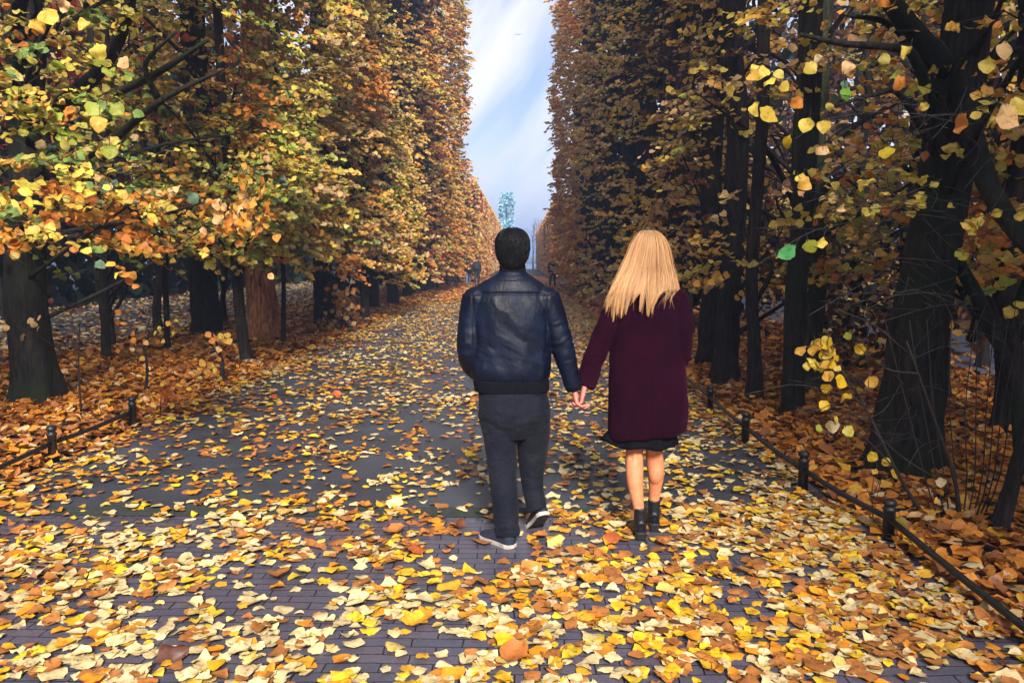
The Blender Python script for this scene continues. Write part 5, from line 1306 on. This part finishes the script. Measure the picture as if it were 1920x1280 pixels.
# long loose hair
M_BHAIR = hair_mat('blonde_hair', .48)
def woman_hair():
    rg = np.random.default_rng(71)
    # dense inner volume: from the crown to the shoulder blades, darker brown as painted shade
    secs = [(1.50, -.012, -.072, .095, .040, 2.2), (1.54, -.010, -.060, .096, .055, 2.2), (1.58, -.008, -.045, .090, .074, 2.2), (1.64, wx, -.025, .086, .090, 2.1), (1.69, wx, -.014, .078, .100, 2.1), (1.735, wx, -.010, .063, .086, 2), (1.762, wx, -.008, .038, .058, 2), (1.774, wx, -.008, .012, .018, 2)]
    V, F = stack_vf(secs, 44, 34); V = V + ((fbm(V * np.array([60, 60, 6]), 4, 2) - .5) * .012)[:, None] * nrm(V - np.array([wx, 0, 0])) * np.array([1, 1, 0])
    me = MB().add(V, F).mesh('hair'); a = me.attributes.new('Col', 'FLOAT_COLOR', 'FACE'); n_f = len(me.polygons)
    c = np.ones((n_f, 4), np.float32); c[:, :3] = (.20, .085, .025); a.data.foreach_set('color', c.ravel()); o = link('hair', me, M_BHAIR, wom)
    k = 22; paths = []; cols = []; t = np.linspace(0, 1, k)
    def lock(s, zt, n_, w_=1.0, dx=0.0):
        a_ = s * math.radians(97); sn, cs = math.sin(a_), math.cos(a_)
        dark = rg.uniform(.78, 1.08)
        yb = -.128 * max(cs, .22)
        ctr = [(wx + s * .014, .010 + rg.normal(0, .012), 1.780), (wx + sn * .040, -.062 * cs - .004, 1.769), (wx + sn * .066, -.100 * cs - .003, 1.733), (wx + sn * .088, -.116 * cs, 1.675), (wx + sn * .112 - .006, -.118 * cs - .004, 1.60), (-.016 + sn * .145, -.114 * cs - .018, 1.525)]
        x1 = -.030 + sn * .178 + dx * .4; ctr.append((x1, yb - .030, 1.45))
        if zt < 1.41:
            x2 = -.044 + sn * (.190 if s < 0 else .150) + dx
            ctr.append((x2, yb - .040, (1.45 + zt) / 2)); ctr.append((x2 - .010 + dx * .4, yb - .036, zt))
        else: ctr.append((-.022 + sn * .186 + dx, yb - .022, zt))
        C = spline(ctr, 90)
        for _ in range(n_):
            e = rg.normal(0, 1, 3) * np.array([1, .5, .15]); ph = rg.uniform(0, 6.28); ln = 1 - abs(rg.normal(0, .15)); ln = max(.5, ln)
            q = C[np.clip((t * ln * 89).astype(int), 0, 89)]
            q = q + (C[np.clip((t * ln * 89).astype(int) + 1, 0, 89)] - C[np.clip((t * ln * 89).astype(int), 0, 89)]) * ((t * ln * 89) % 1)[:, None]
            w2 = np.interp(t * ln, [0, .15, .35, .55, .75, .9, 1], [.004, .006, .009, .0105, .008, .0042, .001]) * w_
            wave = .005 * np.sin(ph * .3 + 6 * t + s * 5) * t
            paths.append(q + e[None] * w2[:, None] + np.stack([wave, wave * .3, 0 * wave], 1))
            cols.append(np.array([(.56, .27, .095), (.64, .34, .14), (.42, .18, .055), (.74, .46, .23)][rg.choice(4, p=[.4, .27, .2, .13])]) * dark * rg.uniform(.75, 1.1))
    for s, zt in ((-1.0, 1.36), (-.95, 1.33), (-.9, 1.305), (-.83, 1.295), (-.76, 1.345), (-.70, 1.285), (-.63, 1.262), (-.56, 1.33), (-.50, 1.30), (-.44, 1.285), (-.37, 1.34), (-.31, 1.305), (-.25, 1.345), (-.18, 1.375), (-.12, 1.39), (-.05, 1.325), (.01, 1.30), (.06, 1.295), (.12, 1.335), (.18, 1.315), (.24, 1.37), (.31, 1.43), (.38, 1.45), (.45, 1.425), (.52, 1.43), (.60, 1.415), (.68, 1.44), (.76, 1.43), (.85, 1.42), (.93, 1.41), (1.0, 1.40)):
        lock(s + rg.normal(0, .012), zt, int(rg.uniform(150, 240)), rg.uniform(.75, 1.1), rg.normal(0, .008))
    for _ in range(60): lock(rg.uniform(-1, 1), rg.uniform(1.27, 1.46), 5, .9, rg.normal(0, .014))
    for _ in range(90):      # flyaways
        s = rg.uniform(-1.05, 1.05); lock(s, rg.uniform(1.26, 1.5), 1, 2.4, rg.normal(0, .03))
    P = np.array(paths); cols = np.array(cols)
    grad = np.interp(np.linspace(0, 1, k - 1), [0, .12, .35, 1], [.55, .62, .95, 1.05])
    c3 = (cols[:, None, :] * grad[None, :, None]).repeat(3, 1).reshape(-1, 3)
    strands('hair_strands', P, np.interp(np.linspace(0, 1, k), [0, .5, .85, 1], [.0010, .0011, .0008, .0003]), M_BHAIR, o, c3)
woman_hair()

# ================================================================== far walkers
def walker(label, px, Y, h, jac, tro, stride, seed, bag=None, ry=0.0):
    g = at(px, 500, Y); s = h / 1.78
    root = tag(empty('person', (g.x, Y, .01), ry), label, 'person')
    b = MB(); head_shape(b, 0, 0, 1.775); b.add(*stack_vf([(1.40, 0, 0, .1, .07, 2), (1.5, 0, 0, .055, .055, 2), (1.58, 0, .005, .053, .055, 2)], 16, 6)); b.add(*stack_vf([(.85, 0, 0, .14, .1, 2), (1.2, 0, 0, .15, .1, 2), (1.42, 0, 0, .13, .08, 2)], 20, 8))
    AL = [(-.18, 0, 1.41), (-.22, -.02, 1.2), (-.235, .02 + stride * .2, 1.02), (-.235, .06 + stride * .3, .86)]; AR = [(.18, 0, 1.41), (.22, -.02, 1.2), (.235, .02 - stride * .2, 1.02), (.235, .06 - stride * .3, .86)]
    LL = [(-.08, 0, .85), (-.085, -stride * .35, .5), (-.085, -stride * .8, .12), (-.085, -stride * .8 + .1, .04)]; LR = [(.08, 0, .85), (.085, stride * .40, .5), (.085, stride * .75, .10), (.085, stride * .75 + .12, .04)]
    for A_ in (AL, AR):
        arm_tube(b, A_, [.045, .04, .033, .026], 10, 10); hand_shape(b, A_[-1], (0, .1, -1), (-np.sign(A_[0][0]), 0, 0), (0, 1, 0), [(.2, .3, .2)] * 4)
    for A_ in (LL, LR): arm_tube(b, A_, [.08, .05, .04, .04], 10, 12)
    me = fuse(b, 'body', .009, 3); me.transform(Matrix.Scale(s, 4)); link('body', me, M_SKIN_M, root)
    jm = simple_mat('coat_cloth', jac, .85); tm = simple_mat('trouser_cloth', tro, .85)
    j = MB(); j.add(*stack_vf([(.80, 0, 0, .19, .13, 2.2), (1.1, 0, 0, .20, .135, 2.2), (1.34, 0, 0, .20, .12, 2.2), (1.43, 0, 0, .17, .095, 2), (1.50, 0, 0, .08, .07, 2)], 24, 16))
    for A_ in (AL, AR): arm_tube(j, A_, [.075, .065, .055, .048], 12, 12)
    me = fuse(j, 'jacket', .012, 4); me.transform(Matrix.Scale(s, 4)); link('jacket', me, jm, root)
    t = MB(); t.add(*stack_vf([(.72, 0, 0, .15, .11, 2), (.85, 0, 0, .175, .12, 2), (.92, 0, 0, .165, .11, 2)], 20, 8))
    for A_ in (LL, LR): arm_tube(t, [A_[0], A_[1], A_[2]], [.10, .075, .062], 12, 12)
    me = fuse(t, 'trousers', .012, 3); me.transform(Matrix.Scale(s, 4)); link('trousers', me, tm, root)
    hb = MB(); hb.add(*ball_vf((0, -.018, 1.69), (.088, .098, .098))); me = hb.mesh('hair'); me.transform(Matrix.Scale(s, 4)); link('hair', me, simple_mat('brown_hair', (.012, .010, .012), .7), root)
    for A_ in (LL, LR):
        f = MB(); p = np.array(A_[2]); f.add(*tube_vf(spline([p + (0, -.09, -.07), p + (0, 0, -.05), p + (0, .1, -.07), p + (0, .17, -.085)], 8), [.02, .042, .048, .05, .05, .045, .035, .015], 10)); me = f.mesh('shoe'); me.transform(Matrix.Scale(s, 4)); link('shoe', me, simple_mat('shoe_leather', (.02, .02, .024), .6), root)
    if bag is not None:
        k2 = MB(); k2.add(*stack_vf([(1.0, 0, -.20, .13, .06, 3), (1.05, 0, -.21, .155, .085, 3), (1.3, 0, -.2, .15, .08, 3), (1.42, 0, -.18, .10, .05, 3)], 24, 12)); me = k2.mesh('backpack'); me.transform(Matrix.Scale(s, 4)); o = link('backpack', me, simple_mat('bag_cloth', bag, .8)); o.parent = root
walker('far walker in navy coat and pale blue jeans', 878, 48.5, 1.68, (.012, .016, .035), (.12, .17, .26), .30, 1)
walker('far walker all in black with backpack beside the one in pale jeans', 894, 47.5, 1.74, (.008, .010, .020), (.010, .012, .022), .26, 2, (.010, .012, .02))
walker('lone far walker in dark clothes striding along the right tree wall', 1036, 46, 1.74, (.008, .010, .02), (.012, .014, .025), .42, 3, None, R(-12))
# ------------------------------------------------------------------ haze in the avenue
if HAZE > 0:
    hm = bpy.data.materials.new('haze'); hm.use_nodes = True; nt = hm.node_tree
    for n_ in list(nt.nodes):
        if n_.type == 'BSDF_PRINCIPLED': nt.nodes.remove(n_)
    pv = nt.nodes.new('ShaderNodeVolumePrincipled'); pv.inputs['Color'].default_value = (.42, .60, 1, 1); pv.inputs['Density'].default_value = HAZE
    pv.inputs['Anisotropy'].default_value = .3
    nt.links.new(pv.outputs[0], nt.nodes['Material Output'].inputs['Volume'])
    x0, x1, y0, y1, z0, z1 = -1000, 1000, -80, 1600, -2.2, 27
    V = [(x, y, z) for z in (z0, z1) for y in (y0, y1) for x in (x0, x1)]
    F = [(0, 2, 3, 1), (4, 5, 7, 6), (0, 1, 5, 4), (2, 6, 7, 3), (0, 4, 6, 2), (1, 3, 7, 5)]
    h = MB().add(V, F).build('haze', hm, None, False); tag(h, 'thin blue autumn haze filling the avenue', kind='stuff')
